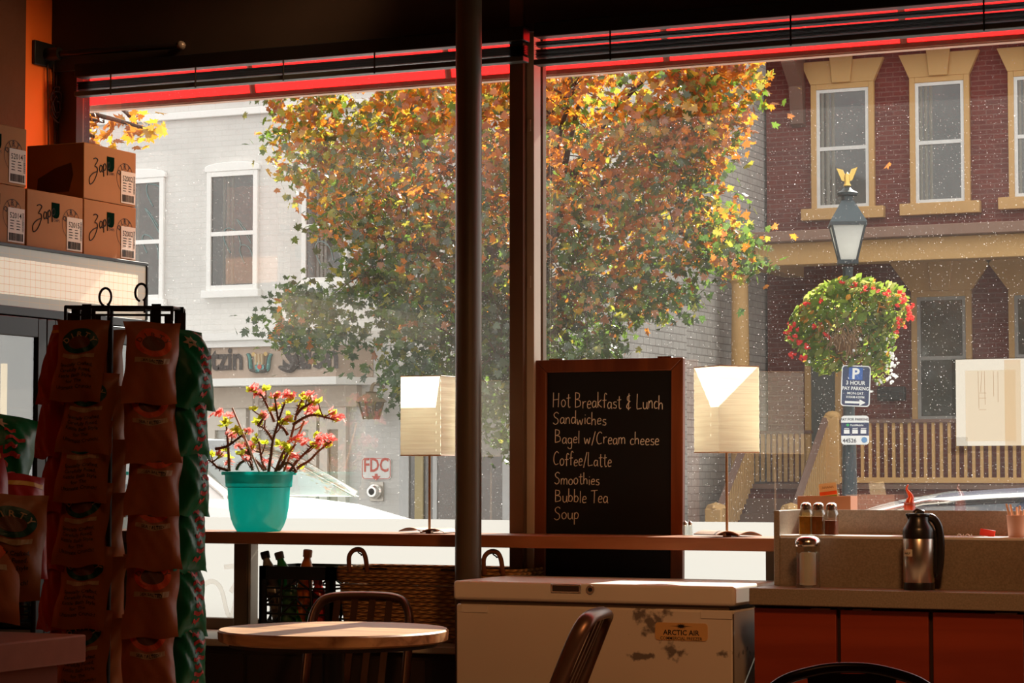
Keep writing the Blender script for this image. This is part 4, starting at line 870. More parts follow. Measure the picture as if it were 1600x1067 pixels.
for x,y in ((-.09,-.075),(.098,-.085),(.143,.03),(-.138,.03)):
    MB().box(x-.012,y-.006,zt2-.045,x+.012,y+.006,zt2+.006).build('clip',WIR,r)
for i,(x,y) in enumerate(((-.082,-.055),(.09,-.065),(.150,.02),(-.150,.03),(.10,.13),(-.10,.13))):
    MB().box(x-.012,y,.1,x+.012,y+.002,zt2-.01).build('hanging_strip',M('strip_dark',(.05,.03,.02),.6),r)
# chip bags
BW,BHt=.168,.25
def bag_surf(seed,puff=.036,flare=.10):
    rs=random.Random(seed); ph=[rs.uniform(0,6) for _ in range(8)]
    def thick(u,v):
        e=1-abs(2*u-1)**3.2; t=math.sin(pi*min(1,max(0,(v-.03)/.94)))**.55 if .03<v<.97 else 0
        wr=.16*math.sin(u*17+ph[0]+3*math.sin(v*5+ph[1]))*(abs(v-.5)*2)**2+.10*math.sin(v*9+ph[2]+u*4)+.06*math.sin((u+v)*22+ph[3])
        return puff*e*t*(1+wr)
    def fn(u,v,s):
        wv=BW*(1-flare*math.sin(pi*v)**.8)
        wv*=1+.02*math.sin(v*15+ph[4])
        x=(u-.5)*wv+.004*math.sin(v*6+ph[5]); z=v*BHt+.004*math.sin(u*9+ph[6])*(1 if v<.5 else .4)
        y=-s*thick(u,v)+.007*math.sin(u*8+ph[7])*(1-v)**3
        return Vector((x,y,z))
    return fn
def foil(name,c,rough=.36): return M(name,c,rough,.0,var=.10,scale=20,bump=.12,bscale=30,spec=.3)
KRAFT=foil('kraft_bag_brown',(.38,.12,.028)); KRAFT2=foil('kraft_bag_tan',(.46,.145,.052)); GREEN=foil('bag_green',(.004,.15,.05)); RED=foil('bag_red',(.36,.012,.006)); DKG=M('print_green',(.006,.07,.045),.45); ORN=M('print_orange',(.80,.10,.015),.45); CREAM=M('print_cream',(.55,.36,.2),.5); TXT=M('print_dark',(.035,.018,.012),.5); REDP=M('print_red',(.55,.04,.02),.5); BKP=M('bag_back_panel',(.30,.26,.2),.45)
def make_bag(kind,seed,label,group):
    fn=bag_surf(seed,.055,.05) if kind=='green' else bag_surf(seed); o=root('chip_bag',label,'chip bag',(0,0,0),0,group)
    base={'brown':KRAFT,'tan':KRAFT2,'green':GREEN,'red':RED}[kind]
    b=MB(); b.grid(lambda u,v:fn(u,v,1),18,24); b.grid(lambda u,v:fn(1-u,v,-1),18,24); b.build('pouch',base,o,smooth=70)
    def W(x,z,off=.0012): 
        u=min(.99,max(.01,x/(BW*.92)+.5)); p=fn(u,z/BHt,1); p.y-=off; return p
    def blob(rx_,rz_,cx_,cz_,mat,nm,off,rin=0,rot=0):
        b=MB(); n=36; m_=5
        def g(u,v):
            a=2*pi*u; q=rin+(1-rin)*v; x=rx_*q*math.cos(a); z=rz_*q*math.sin(a); return W(cx_+x*math.cos(rot)-z*math.sin(rot),cz_+x*math.sin(rot)+z*math.cos(rot),off)
        b.grid(lambda u,v:g(u,1-v) if v<1 or rin else g(u,.001),n,m_); return b.build(nm,mat,o)
    def lines(ls,z0,dz,size,mat,cx_=0):
        b=MB()
        for i,t in enumerate(ls): b.text(t,size,(0,0,0),warp=lambda x,y,i=i:W(cx_+x,z0-dz*i+y,.0016),bold=.014)
        b.build('bag_lettering',mat,o)
    if kind=='brown':
        blob(.056,.040,0,.178,DKG,'oval_emblem',.0012); blob(.034,.020,0,.172,M('print_rust',(.16,.045,.015),.5),'emblem_art',.0018)
        b=MB(); b.arctext('DIRTY',.026,None or (0,0,0),(1,0,0),(0,0,1),.045,140,40,warp=lambda X,Y:W(X,.150+Y*.9,.0022),bold=.02); b.build('emblem_lettering',CREAM,o)
        b=MB(); b.grid(lambda u,v:W(-.05+.1*u,.128+.012*v-.006*math.sin(pi*u),.0014),12,1); b.build('ribbon',CREAM,o)
        lines(('Specially Crafted,','Carefully Fused,','Kettle Bath Style','for The','Ultimate Crunch!'),.100,.0165,.0145,TXT)
    elif kind=='tan':
        blob(.054,.046,0,.180,ORN,'oval_emblem',.0012,rot=-.12); blob(.034,.024,0,.176,M('print_rust',(.16,.045,.015),.5),'emblem_art',.0018)
        b=MB(); b.arctext('DIRTY',.024,(0,0,0),(1,0,0),(0,0,1),.045,140,40,warp=lambda X,Y:W(X,.156+Y*.9,.0022),bold=.02); b.build('emblem_lettering',M('print_rust2',(.22,.05,.015),.5),o)
        b=MB(); b.grid(lambda u,v:W(-.052+.104*u,.118+.016*v-.006*math.sin(pi*u),.0014),12,1); b.build('ribbon',CREAM,o)
        b=MB(); b.text('SEA SALTED',.0125,(0,0,0),warp=lambda x,y:W(x,.1165+y,.0022),bold=.012); b.build('bag_lettering',TXT,o)
    elif kind=='green':
        b=MB()
        rs=random.Random(seed)
        for i in range(7):
            z=.03+.023*i; x0=rs.uniform(-.01,.0); b.grid(lambda u,v:W(x0+(.028+.02*(i%2))*u,z+.011*v+.004*math.sin(u*9+i),.0016),6,2)
        b.build('red_print',REDP,o)
        b=MB(); st=[]
        for i in range(12): a=2*pi*i/12; rr=.024 if i%2==0 else .012; st.append((rr*math.cos(a),rr*math.sin(a)))
        b.add([W(x-.02,.2+z,.0016) for x,z in st],[tuple(range(12))]); b.build('star_print',CREAM,o)
        b=MB(); b.grid(lambda u,v:fn(.84-.72*u,.12+.76*v,-1)+Vector((0,.0014,0)),8,10); b.build('back_panel',KRAFT,o,smooth=60)
    else:
        b=MB(); b.grid(lambda u,v:fn(.80-.6*u,.12+.5*v,-1)+Vector((0,.0014,0)),8,10); b.build('back_panel',BKP,o,smooth=60)
        b=MB(); b.grid(lambda u,v:W(-.07+.14*u,.218+.012*v,.0014),8,1); b.build('yellow_band',M('print_yellow',(.7,.35,.04),.5),o)
    return o
rnd=random.Random(21)
ORD=('topmost','second from the top','third from the top','fourth from the top','fifth from the top','lowest')
def put(o,xr,yr,zb,face,tilt,roll=0):
    p=ROOTM[r_name]@Vector((xr,yr,zb)); o.location=p; o.rotation_euler=(R(tilt),R(roll),AL+R(face)); o.scale=(.9,.9,.9)
r_name='chip_bag_rack'
cols=[('brown','brown chip bag with green emblem','front left rack column',(-.098,-.130),-8,(627,710,785,884,982,1085),'chip bags in the front left column',(-5,6,4,2,3,8)),
 ('tan','tan chip bag with orange emblem','front right rack column',(.094,-.142),8,(631,726,806,890,996,1090),'chip bags in the front right column',(-2,2,3,4,3,0)),
 ('green','green chip bag with red print','right side rack column',(.195,-.05),58,(640,720,806,894,993,1085),'chip bags in the right side column',(4,-2,0,-4,-6,-6)),
 ('red','dark red chip bag','left side rack column',(-.195,-.05),-50,(632,715,800,890,985,1080),'chip bags in the left side column',(0,-2,0,2,6,10)),
 ('tan','brown chip bag seen from behind','rear right rack column',(.105,.21),165,(650,735,818,905,1000,1090),'chip bags in the rear right column',(0,)*6),
 ('brown','brown chip bag seen between columns','rear left rack column',(-.105,.21),-165,(640,725,808,893,990,1085),'chip bags in the rear left column',(0,)*6)]
for kind,lb,where,(xr,yr),face,ys,grp,dxs in cols:
    protos=[make_bag(kind,100+hash(kind+where)%1 +len(where)*7+q,'',grp) for q in range(2)]
    for i,y in enumerate(ys):
        L_='%s, %s, %s'%(lb,ORD[i],where)
        if i<2: o=protos[i]; o['label']=L_
        else: o=dup(protos[i%2],(0,0,0),(0,0,0),L_)
        dd=RD+yr; zb=at(193,y,dd).z
        put(o,xr+dxs[i]*k,yr,zb,face+rnd.uniform(-5,5),-13+rnd.uniform(-2,2),rnd.uniform(-3,3))
# ---------------- foreground counter at lower left ----------------
d0=5.2; q=at(135,991,d0)
r=root('service_counter','pinkish stone topped counter corner at lower left','counter',(q.x-.4,q.y-.6,0))
ST_=M('pink_stone',(.44,.135,.07),.6,var=.12,scale=30,spec=.08)
MB().box(q.x-.95,q.y-1.3,q.z-.060,q.x,q.y,q.z).build('top',ST_,r,world=True,bevel=.004)
MB().box(q.x-.92,q.y-1.3,0,q.x-.04,q.y-.05,q.z-.0605).build('body',M('counter_body',(.30,.085,.045),.8,spec=.08),r,world=True)
# bags piled on the counter
pile=[('green','green chip bag leaning at the back of the counter pile',14,782,5.15,20,-30,12),('red','red chip bag with round emblem high in the counter pile',-2,862,4.95,25,-14,-5),('brown','brown chip bag with green emblem in front of the counter pile',34,938,4.85,10,-16,3),('red','red chip bag wedged at the right of the counter pile',58,900,5.12,50,-10,6),('tan','tan chip bag lying lowest at the left of the counter pile',-4,975,4.78,5,-30,0)]
for i,(kd_,lb,px,py,dp,face,tilt,roll) in enumerate(pile):
    o=make_bag(kd_,40+i,lb,'chip bags piled on the counter'); p=at(px-26,py,dp); p.z=max(p.z,q.z+.002); o.location=p; o.rotation_euler=(R(tilt),R(roll),AL+R(face)); o.scale=(.9,.9,.9)
# ======================= outside =======================
GZ=-.18
sbuild(MB().box(-45,9.15,GZ-.3,25,60,GZ),'trim_6',M('asphalt',(.16,.16,.16),.9,scale=3))
sbuild(MB().box(-45,9.15,GZ-.2,25,12.0,-.03),'trim_7',M('concrete_walk',(.42,.40,.37),.9))
sbuild(MB().box(-45,24.4,GZ-.2,25,28,-.03),'trim_8',M('concrete_walk',(.42,.40,.37),.9))
FY=28.0; HY=36.7
hx=on(1,1198,300,HY).x
WHITE=M('white_painted_brick_plain',(.84,.82,.79),.8,var=.03)
WB=brick('white_painted_brick',(.80,.78,.75),(.82,.80,.77),(.75,.73,.70),'XZ',.22,.075,.8,.006,.25)
GB=brick('grey_side_brick',(.58,.55,.51),(.66,.63,.58),(.36,.34,.31),'YZ',.24,.11,.55,.008,.9)
RB=brick('red_brick',(.20,.040,.028),(.15,.032,.026),(.22,.10,.08),'XZ',.23,.078,.85,.008,.4)
TRW=M('white_trim',(.84,.83,.81),.6,var=.03)
PANE=M('window_dark_glass',(.065,.062,.056),.06,var=.6,scale=2.2,spec=.9)
# ---- white salon building ----
r=root('salon_building','white painted brick building with salon sign across the street','building',(-16,FY,GZ))
top=6.75; xR=hx-.03
MB().box(-45,FY,GZ,xR-.30,FY+.3,top).build('front_wall',WB,r,world=True)
MB().box(xR-.3,FY,GZ,xR,FY+5,top).build('side_wall',GB,r,world=True)
MB().box(-45,FY+.31,top-.25,xR-.31,FY+5,top-.05).build('roof',M('roof_dark',(.1,.1,.1),.9),r,world=True)
zc=onY(300,186,FY).z; MB().box(-45,FY-.06,zc,xR+.03,FY-.001,zc+.10).build('cornice',TRW,r,world=True,bevel=.01)
MB().box(-45,FY-.09,top-.10,xR+.03,FY-.001,top+.06).build('parapet_cap',TRW,r,world=True,bevel=.01)
def arch_window(x0,x1,yt,yarch,yb,ysill):
    a=onY(x0,yt,FY); c=onY(x1,yb,FY); xa,xb=a.x,c.x; z1=a.z; z0=c.z; xm=(xa+xb)/2; za=onY((x0+x1)/2,yarch,FY).z
    f=MB(); t=.07
    f.box(xa,FY-.05,z0,xa+t,FY-.001,z1); f.box(xb-t,FY-.05,z0,xb,FY-.001,z1); f.box(xa+t,FY-.05,z0,xb-t,FY-.001,z0+t); f.box(xa+t,FY-.05,z1-t,xb-t,FY-.001,z1)
    zm=z0+(z1-z0)*.475; f.box(xa+t,FY-.045,zm-.03,xb-t,FY-.001,zm+.03)
    w_=f.build('window',TRW,r,world=True,bevel=.004)
    ROOTM[w_.name]=ROOTM[r.name]
    p=MB().box(xa+t,FY-.02,z0+t,xb-t,FY-.004,z1-t).build('pane',PANE,w_,world=True)
    cur=MB(); cx0=xa+t+(xb-xa)*.22
    cur.grid(lambda u,v:(cx0+(xb-xa)*.22*u,FY-.022-.004*math.sin(u*16),z0+t+(z1-z0-2*t)*v),16,1); cur.build('curtain',M('curtain_grey',(.20,.195,.18),.9),w_,world=True)
    sc=MB(); rr=random.Random(int(x0)); TQ=M('turquoise_line',(.14,.22,.22),.5)
    for k in range(3):
        bx=xa+t+(xb-xa-2*t)*rr.uniform(.45,.9); bz=z0+(z1-z0)*rr.uniform(.15,.85); sc.tube(smoothpts([(min(xb-t-.01,max(xa+t+.01,bx+.14*math.cos(q*.9+k))),FY-.024,min(z1-t-.02,max(z0+t+.02,bz+.26*math.sin(q*.7)))) for q in range(6)],4),.010,5)
    sc.build('window_drawing',TQ,w_,world=True)
    MB().prism([(-(xb-xa)/2-.03,0),((xb-xa)/2+.03,0),((xb-xa)/2+.03,.06)]+[((xb-xa+.06)/2*math.cos(q),.06+(za-z1-.06)*math.sin(q)) for q in [pi*i/12 for i in range(1,12)]]+[(-(xb-xa)/2-.03,.06)],(xm,FY-.001,z1),(1,0,0),(0,0,1),(0,-.06,0)).build('arch',TRW,r,world=True,bevel=.008)
    MB().box(xa-.05,FY-.10,z0-.10,xb+.05,FY-.001,z0-.001).build('sill',TRW,r,world=True,bevel=.006)
arch_window(326,404,270,253,452,458); arch_window(178,257,282,265,468,476); arch_window(474,545,258,240,440,446)
# sign band
SB=M('sign_taupe',(.47,.36,.285),.75,var=.05)
sa=onY(560,547,FY-.45); x_l=onY(120,560,FY).x; zt3=onY(430,541,FY-.5).z; zb3=onY(430,590,FY-.5).z
xe=onY(525,560,FY-.5).x; xe2=onY(562,560,FY).x
b=MB(); b.add([(x_l,FY-.5,zb3),(xe,FY-.5,zb3),(xe,FY-.5,zt3),(x_l,FY-.5,zt3),(xe+.30,FY-.01,zb3),(xe+.30,FY-.01,zt3),(x_l,FY-.01,zb3),(x_l,FY-.01,zt3)],[(0,1,2,3),(1,4,5,2),(3,2,5,7),(0,6,4,1)]); sgn=b.build('sign_band',SB,r,world=True); ROOTM[sgn.name]=ROOTM[r.name]
def molding(z,hh,out,nm):
    b=MB(); o=out; p=[(x_l,FY-.5-o),(xe+o*.6,FY-.5-o),(xe+.30+o,FY-.01),(x_l,FY-.01)]; b.add([(x,y,z) for x,y in p]+[(x,y,z+hh) for x,y in p],[(3,2,1,0),(4,5,6,7),(0,1,5,4),(1,2,6,5)]); b.build(nm,TRW,r,world=True)
molding(zt3,.09,.06,'upper_moulding'); molding(zt3+.09,.10,.12,'upper_moulding'); molding(zb3-.10,.10,.05,'lower_moulding')
LT=M('sign_black_letters',(.07,.055,.05),.6); ys=FY-.515
b=MB(); p=onY(379,576,ys); b.text('ltzin',.42,p,al='R',sx=.82,bold=.035)
p0=onY(434,575,ys); b.text('Salon',.44,onY(441,575,ys),al='L',sx=.90,bold=.045)
b.tube(smoothpts([onY(x,y,ys) for x,y in ((460,555),(462,568),(452,578),(436,573))],4),[.05,.05,.055,.06,.06,.055,.05,.05,.045,.04,.035,.03,.02],6); b.build('sign_lettering',LT,sgn,world=True)
TQ2=M('emblem_turquoise',(.16,.42,.42),.5); GD=M('emblem_gold',(.62,.42,.16),.5); CRM=M('emblem_cream',(.70,.55,.36),.5); RDD=M('emblem_red',(.62,.10,.06),.5)
def disc(cx_,cy_,rp,mat,nm,o): 
    c=onY(cx_,cy_,ys-o); k=(c-CAMP).dot(VF)/F; MB().cyl(c+Vector((0,.004,0)),c-Vector((0,.004,0)),rp*k,n=28).build(nm,mat,sgn,world=True)
EMB=M('emblem_outline',(.10,.09,.08),.6)
for nm,mat,o,sc in (('emblem_outline',EMB,.0,1.35),('emblem_arm',TQ2,.012,1.0)):
    for s in (-1,1):
        pts=[onY(406+s*x,y,ys-o) for x,y in ((3,580),(12,578),(14,570),(15,560),(18,553))]
        MB().tube(smoothpts(pts,4),[.055*sc]*9+[.05*sc]*4+[.045*sc]*4,8,flat=.35).build(nm,mat,sgn,world=True)
for nm,mat,x,o in (('emblem_figure',CRM,-5,.014),('emblem_figure',CRM,5,.014),('emblem_figure',CRM,0,.018)):
    MB().tube([onY(406+x,570,ys-o),onY(406+x,553,ys-o)],.05,8,flat=.4).build(nm,mat,sgn,world=True)
disc(396,553.5,3.4,GD,'emblem_disc',.02); disc(415,553,3.4,GD,'emblem_disc',.02); disc(405.5,573,8.8,EMB,'emblem_outline',.024); disc(405.5,573,7.9,TQ2,'emblem_disc',.032); disc(405.5,573,3.8,RDD,'emblem_centre',.04)
# storefront below sign
xs0,xs1=onY(200,650,FY).x,onY(565,650,FY).x
z_l=onY(450,637,FY).z
MB().box(x_l,FY-.14,z_l,xs1,FY-.001,zb3-.105).build('storefront_boards',M('storefront_beige',(.55,.46,.38),.75,var=.04),r,world=True)
b=MB(); b.text('160',.26,onY(409,637,FY-.15),sx=.9); b.build('number_lettering',M('number_taupe',(.36,.28,.22),.7),r,world=True)
for a,c in ((330,390),(397,500),(505,546)):
    p0=onY(a,655,FY); p1=onY(c,655,FY)
    f=MB(); f.box(p0.x,FY-.10,GZ+.05,p0.x+.12,FY-.001,z_l-.001); f.box(p1.x-.12,FY-.10,GZ+.05,p1.x,FY-.001,z_l-.001); f.box(p0.x+.12,FY-.10,z_l-.3,p1.x-.12,FY-.001,z_l-.001)
    w_=f.build('shop_window',M('storefront_frame',(.66,.60,.53),.7),r,world=True); ROOTM[w_.name]=ROOTM[r.name]
    MB().box(p0.x+.12,FY-.05,GZ+.3,p1.x-.12,FY-.003,z_l-.3).build('pane',M('shop_glass',(.30,.21,.12),.08,var=.6,scale=2,spec=.8) if a>500 else M('shop_glass_pale',(.38,.36,.31),.08,var=.4,scale=2,spec=.8),w_,world=True)
# passage doors further right
p0=onY(628,740,FY); p1=onY(800,740,FY); zd=onY(640,700,FY).z
f=MB(); f.box(p0.x,FY-.08,GZ,p0.x+.14,FY-.001,2.35); f.box(p1.x-.1,FY-.08,GZ,p1.x,FY-.001,2.35); f.box(p0.x+.14,FY-.08,2.25,p1.x-.1,FY-.001,2.35)
for px in (683,): q=onY(px,740,FY); f.box(q.x-.03,FY-.07,GZ,q.x+.03,FY-.001,2.25)
w_=f.build('entrance_door',M('door_grey_frame',(.52,.52,.52),.6),r,world=True); ROOTM[w_.name]=ROOTM[r.name]
MB().box(p0.x+.14,FY-.05,GZ,p1.x-.1,FY-.003,2.25).build('pane',M('door_dark_glass',(.10,.085,.07),.1,var=.5,scale=1.5,spec=.8),w_,world=True)
q=onY(659,740,FY); MB().box(q.x-.06,FY-.09,GZ,q.x+.06,FY-.06,2.25).build('yellow_post',M('door_yellow',(.42,.33,.16),.6),w_,world=True)
# wall lantern
p=onY(580,632,FY-.35); k=(p-CAMP).dot(VF)/F
rl_=root('wall_lantern','old bronze wall lantern beside the salon sign','lantern',(p.x,FY-.35,onY(580,655,FY-.35).z)); hL=43*k
BRZ=M('lantern_bronze',(.20,.145,.08),.6)
MB().lathe([(.10,0),(.17,hL*.62),(.16,hL*.64)],8).build('glass_body',M('lantern_glass',(.17,.15,.12),.4),rl_,smooth=20)
MB().lathe([(.21,hL*.62),(.20,hL*.67),(.12,hL*.88),(.07,hL*.95),(.08,hL),(.001,hL*1.02)],16).build('cap',BRZ,rl_,smooth=30)
for i in range(8): a=2*pi*i/8; MB().tube([(.105*math.cos(a),.105*math.sin(a),0),(.175*math.cos(a),.175*math.sin(a),hL*.62)],.012,5).build('cage_bar',BRZ,rl_)
MB().tube(smoothpts([(0,0,hL),(0,.05,hL*1.25),(0,.2,hL*1.3),(0,.35,hL*1.2)],4),.025,6).build('bracket',BRZ,rl_,smooth=60)
# FDC sign and pipe connection
a=onY(565,715,FY-.02); c=onY(611,749,FY-.02); cx2=(a.x+c.x)/2; w2=(c.x-a.x)/2; h2=(a.z-c.z)/2; cz2=(a.z+c.z)/2
r2=root('wall_sign','white FDC sign with red letters and arrow on white wall','sign',(cx2,FY-.02,cz2))
REDS=M('sign_red',(.58,.10,.07),.5); SW=M('sign_white',(.80,.79,.77),.5)
MB().prism(rrect(w2,h2,.05),(0,0,0),(1,0,0),(0,0,1),(0,.018,0)).build('plate',SW,r2)
b=MB(); o1=rrect(w2*.97,h2*.96,.05); o2=rrect(w2*.92,h2*.90,.04); n=len(o1); b.add([(x,-.002,z) for x,z in o1]+[(x,-.002,z) for x,z in o2],[(i,(i+1)%n,(i+1)%n+n,i+n) for i in range(n)]); b.build('border',REDS,r2)
b=MB(); b.text('FDC',.26,(0,-.004,-.04),bold=.02,sx=.76); b.prism([(-.022,-.07),(-.022,-.10),(-.07,-.10),(0,-.16),(.07,-.10),(.022,-.10),(.022,-.07)],(0,-.003,0),(1,0,0),(0,0,1),(0,-.001,0)); b.build('sign_lettering',REDS,r2)
a=onY(588,768,FY-.03); k=(a-CAMP).dot(VF)/F
r2=root('fire_connection','chrome pipe connection plate on the wall beneath the FDC sign','pipe connection',a)
MB().box(-12*k,0,-15*k,12*k,.029,15*k).build('plate',M('plate_steel',(.55,.50,.44),.35,.6),r2,bevel=.004); MB().lathe([(.09,0),(.10,.06),(.08,.07),(.07,.14),(.001,.14)],18).build('outlet',CHROME,r2,smooth=40).rotation_euler=(R(90),0,0)
MB().sphere((0,-.12,0),.05,12).build('outlet_hole',INK,r2)
# tall grey building behind
MB_=MB().box(xR-14,FY+5.02,GZ,xR-.02,52,9.4); o=MB_.build('brick_building',GB,None); tag(o,'tall grey brick side wall rising behind the salon building','building')
# ---- brick house ----
r=root('brick_house','red brick house with mustard trim and porch across the street','house',(hx+5,HY,GZ)); ROOTM['H']=ROOTM[r.name]
MU=M('mustard_paint',(.56,.33,.125),.65,var=.06); BRN=M('brown_paint',(.17,.095,.07),.7); 
ztop=8.0
MB().box(hx,HY,GZ,hx+14,HY+.3,ztop).build('front_wall',RB,r,world=True); MB().box(hx,HY+.31,GZ,hx+.3,50,ztop).build('side_wall',RB,r,world=True)
MB().box(hx+.0,HY-.75,ztop,hx+14.5,50,ztop+.22).build('eave',M('eave_brown',(.13,.05,.04),.8),r,world=True)
MB().prism([(0,0),(0,-1.1),(-.12,-1.05),(-.2,-.45),(-.6,-.12),(-.6,0)],(hx+.45,HY,ztop),(0,1,0),(0,0,1),(.22,0,0)).build('eave_bracket',BRN,r,world=True)
def hwin(x0,x1,yt,yb,lint=True,sill=True,dark=False):
    a=onY(x0,yt,HY); c=onY(x1,yb,HY); xa,xb,z1,z0=a.x,c.x,a.z,c.z; zm=(z0+z1)/2; t=.09
    f=MB(); f.box(xa-t,HY-.08,z0,xa,HY-.001,z1+t); f.box(xb,HY-.08,z0,xb+t,HY-.001,z1+t); f.box(xa,HY-.08,z1,xb,HY-.001,z1+t)
    w_=f.build('window',MU,r,world=True,bevel=.006); ROOTM[w_.name]=ROOTM[r.name]
    s=MB(); u=.055
    s.box(xa,HY-.06,z0,xa+u,HY-.002,z1); s.box(xb-u,HY-.06,z0,xb,HY-.002,z1); s.box(xa+u,HY-.06,z0,xb-u,HY-.002,z0+u); s.box(xa+u,HY-.06,z1-u,xb-u,HY-.002,z1); s.box(xa+u,HY-.06,zm-.03,xb-u,HY-.002,zm+.03); s.build('sash',M('sash_white',(.70,.69,.67),.6) if not dark else M('sash_grey',(.34,.33,.31),.6),w_,world=True)
    MB().box(xa+u,HY-.04,z0+u,xb-u,HY-.004,z1-u).build('pane',PANE,w_,world=True)
    MB().grid(lambda q,v:(xa+u+(xb-xa-2*u)*(.02+.34*q),HY-.042-.006*math.sin(q*18),z0+u+(z1-z0-2*u)*v),14,1).build('curtain',M('curtain_pale',(.24,.23,.20),.9),w_,world=True) if not dark else None
    if lint:
        e,hh3=(.36,.50) if dark else (.165,.37); zz=z1+t
        for sx in (-1,1): MB().prism([(0,0),(sx*((xb-xa)/2+t),0),(sx*((xb-xa)/2+t+e),hh3),(0,hh3)][::sx],((xa+xb)/2+sx*.0,HY-.001,zz),(1,0,0),(0,0,1),(0,-.09,0)).build('lintel',MU,r,world=True)
        MB().prism([(-.15,0),(.15,0),(.20,hh3+.11),(-.20,hh3+.11)],((xa+xb)/2,HY-.092,zz),(1,0,0),(0,0,1),(0,-.05,0)).build('keystone',MU,r,world=True,bevel=.012)
    if sill: MB().box(xa-.25,HY-.14,z0-.19,xb+.25,HY-.001,z0-.001).build('sill',MU,r,world=True,bevel=.01)
hwin(1277,1360,142,323); hwin(1431,1509,131,315); hwin(1585,1664,121,305)
hwin(1434,1512,465,655,True,False,True); hwin(1586,1668,462,652,True,False,True)
# porch
PY=34.2; zf=onY(1400,762,PY).z
pxl=onY(1149,400,PY).x
zb0=onY(1400,408,PY).z; zb1=onY(1400,372,PY).z
MB().box(pxl,PY,zb0,hx+14,PY+.35,zb1).build('porch_beam',MU,r,world=True,bevel=.015)
MB().box(pxl,PY+.351,zb0+.02,pxl+.3,HY-.001,zb1).build('porch_beam',MU,r,world=True)
MB().box(pxl-.12,PY-.2,zb1+.001,hx+14,HY-.001,zb1+.16).build('porch_roof',M('porch_roof_brown',(.24,.14,.10),.8),r,world=True,bevel=.01)
MB().box(pxl+.3,PY+.36,zb1-.06,hx+14,HY-.001,zb1).build('porch_ceiling',MU,r,world=True)
MB().box(pxl,PY,GZ,hx+14,HY-.001,zf-.02).build('porch_base',RB,r,world=True); MB().box(pxl-.05,PY-.08,zf-.019,hx+14,HY-.001,zf+.05).build('porch_deck',BRN,r,world=True)
cx3=onY(1157,600,PY+.18); 
def column(x): MB().lathe([(.20,0),(.20,.08),(.155,.11),(.15,.9),(.125,zb0-zf-.05-.28),(.13,zb0-zf-.05-.24),(.17,zb0-zf-.05-.20),(.13,zb0-zf-.05-.17),(.17,zb0-zf-.05-.05),(.20,zb0-zf-.051)],20,(x,PY+.18,zf+.05)).build('porch_column',MU,r,world=True,smooth=35)
column(cx3.x); column(onY(1790,600,PY+.18).x)
zr=onY(1400,655,PY).z; zr0=onY(1400,748,PY).z
nx0=onY(1299,700,PY).x
MB().box(nx0+.12,PY+.02,zr-.05,hx+14,PY+.12,zr).build('top_rail',BRN,r,world=True); MB().box(nx0+.12,PY+.03,zr0-.06,hx+14,PY+.11,zr0+.02).build('bottom_rail',MU,r,world=True)
x=nx0+.22; 
for i in range(44):
    MB().box(x-.022,PY+.05,zr0+.02,x+.022,PY+.09,zr-.05).build('baluster',MU,r,world=True); x+=.1195
x=cx3.x+.25; xe_=onY(1262,700,PY).x
zl=onY(1220,672,HY-.9).z
# left part of the porch: rear rail with boards
gx0=onY(1160,700,HY-.6).x; gx1=onY(1268,700,HY-.6).x
MB().box(gx0,HY-.62,zl-.05,gx1,HY-.5,zl).build('top_rail',BRN,r,world=True)
x=gx0+.05
while x<gx1: MB().box(x-.028,HY-.59,zf+.08,x+.028,HY-.55,zl-.05).build('baluster',MU,r,world=True); x+=.095
MB().box(nx0-.12,PY-.02,zf-.3,nx0+.12,PY+.16,zr+.06).build('newel_post',MU,r,world=True,bevel=.015); MB().sphere((nx0,PY+.07,zr+.06),.13,12,(1,.8,.6)).build('newel_cap',MU,r,world=True,smooth=60)
# steps descending toward the street
sx1=nx0-.1; sxl=cx3.x+.25; ns=6; run=.28; rise=(zf+.05-GZ)/ns
for i in range(1,ns): MB().box(sxl,PY-.08-run*i,GZ,sx1,PY-.081-run*(i-1),zf+.05-rise*i).build('step',M('step_brown',(.15,.085,.06),.75),r,world=True)
for xx,side in ((sx1,0),(sxl,1)):
    ye=PY-.08-run*(ns-1)-.05; z_e=GZ+.95
    ztp=zr if side==0 else zr-.05
    MB().tube([(xx,PY+.02,ztp),(xx,ye,z_e)],.06,6).build('stair_rail',BRN,r,world=True)
    n=16
    for i in range(n):
        t=(i+.5)/n; yy=PY+(ye-PY)*t; zz=ztp+(z_e-ztp)*t; zlow=zf+.1+(GZ+.12-zf-.1)*t
        MB().box(xx-.03,yy-.03,zlow,xx+.03,yy+.03,zz-.03).build('stair_baluster',MU,r,world=True)
    MB().box(xx-.13,ye-.26,GZ,xx+.13,ye,z_e+.02).build('newel_post',MU,r,world=True,bevel=.02)
    MB().lathe([(.16,0),(.13,.05),(.001,.09)],4,(xx,ye-.13,z_e+.02)).build('newel_cap',MU,r,world=True)
# door on the porch
a=onY(1268,470,HY); c=onY(1308,745,HY)
fr=MB(); fr.box(a.x-.1,HY-.08,zf+.05,a.x,HY-.001,a.z+.1); fr.box(c.x,HY-.08,zf+.05,c.x+.1,HY-.001,a.z+.1); fr.box(a.x,HY-.08,a.z,c.x,HY-.001,a.z+.1); w_=fr.build('door_frame',MU,r,world=True); ROOTM[w_.name]=ROOTM[r.name]
MB().box(a.x,HY-.05,zf+.05,c.x,HY-.003,a.z).build('front_door',M('door_greygreen',(.11,.12,.11),.5),r,world=True)
o=onY(1393,615,HY-.06); k=(o-CAMP).dot(VF)/F
b=MB(); b.box(o.x-22*k,HY-.12,o.z-11*k,o.x+22*k,HY-.001,o.z+11*k); b.build('mailbox',M('mailbox_dark',(.03,.03,.03),.5),r,world=True,bevel=.02)
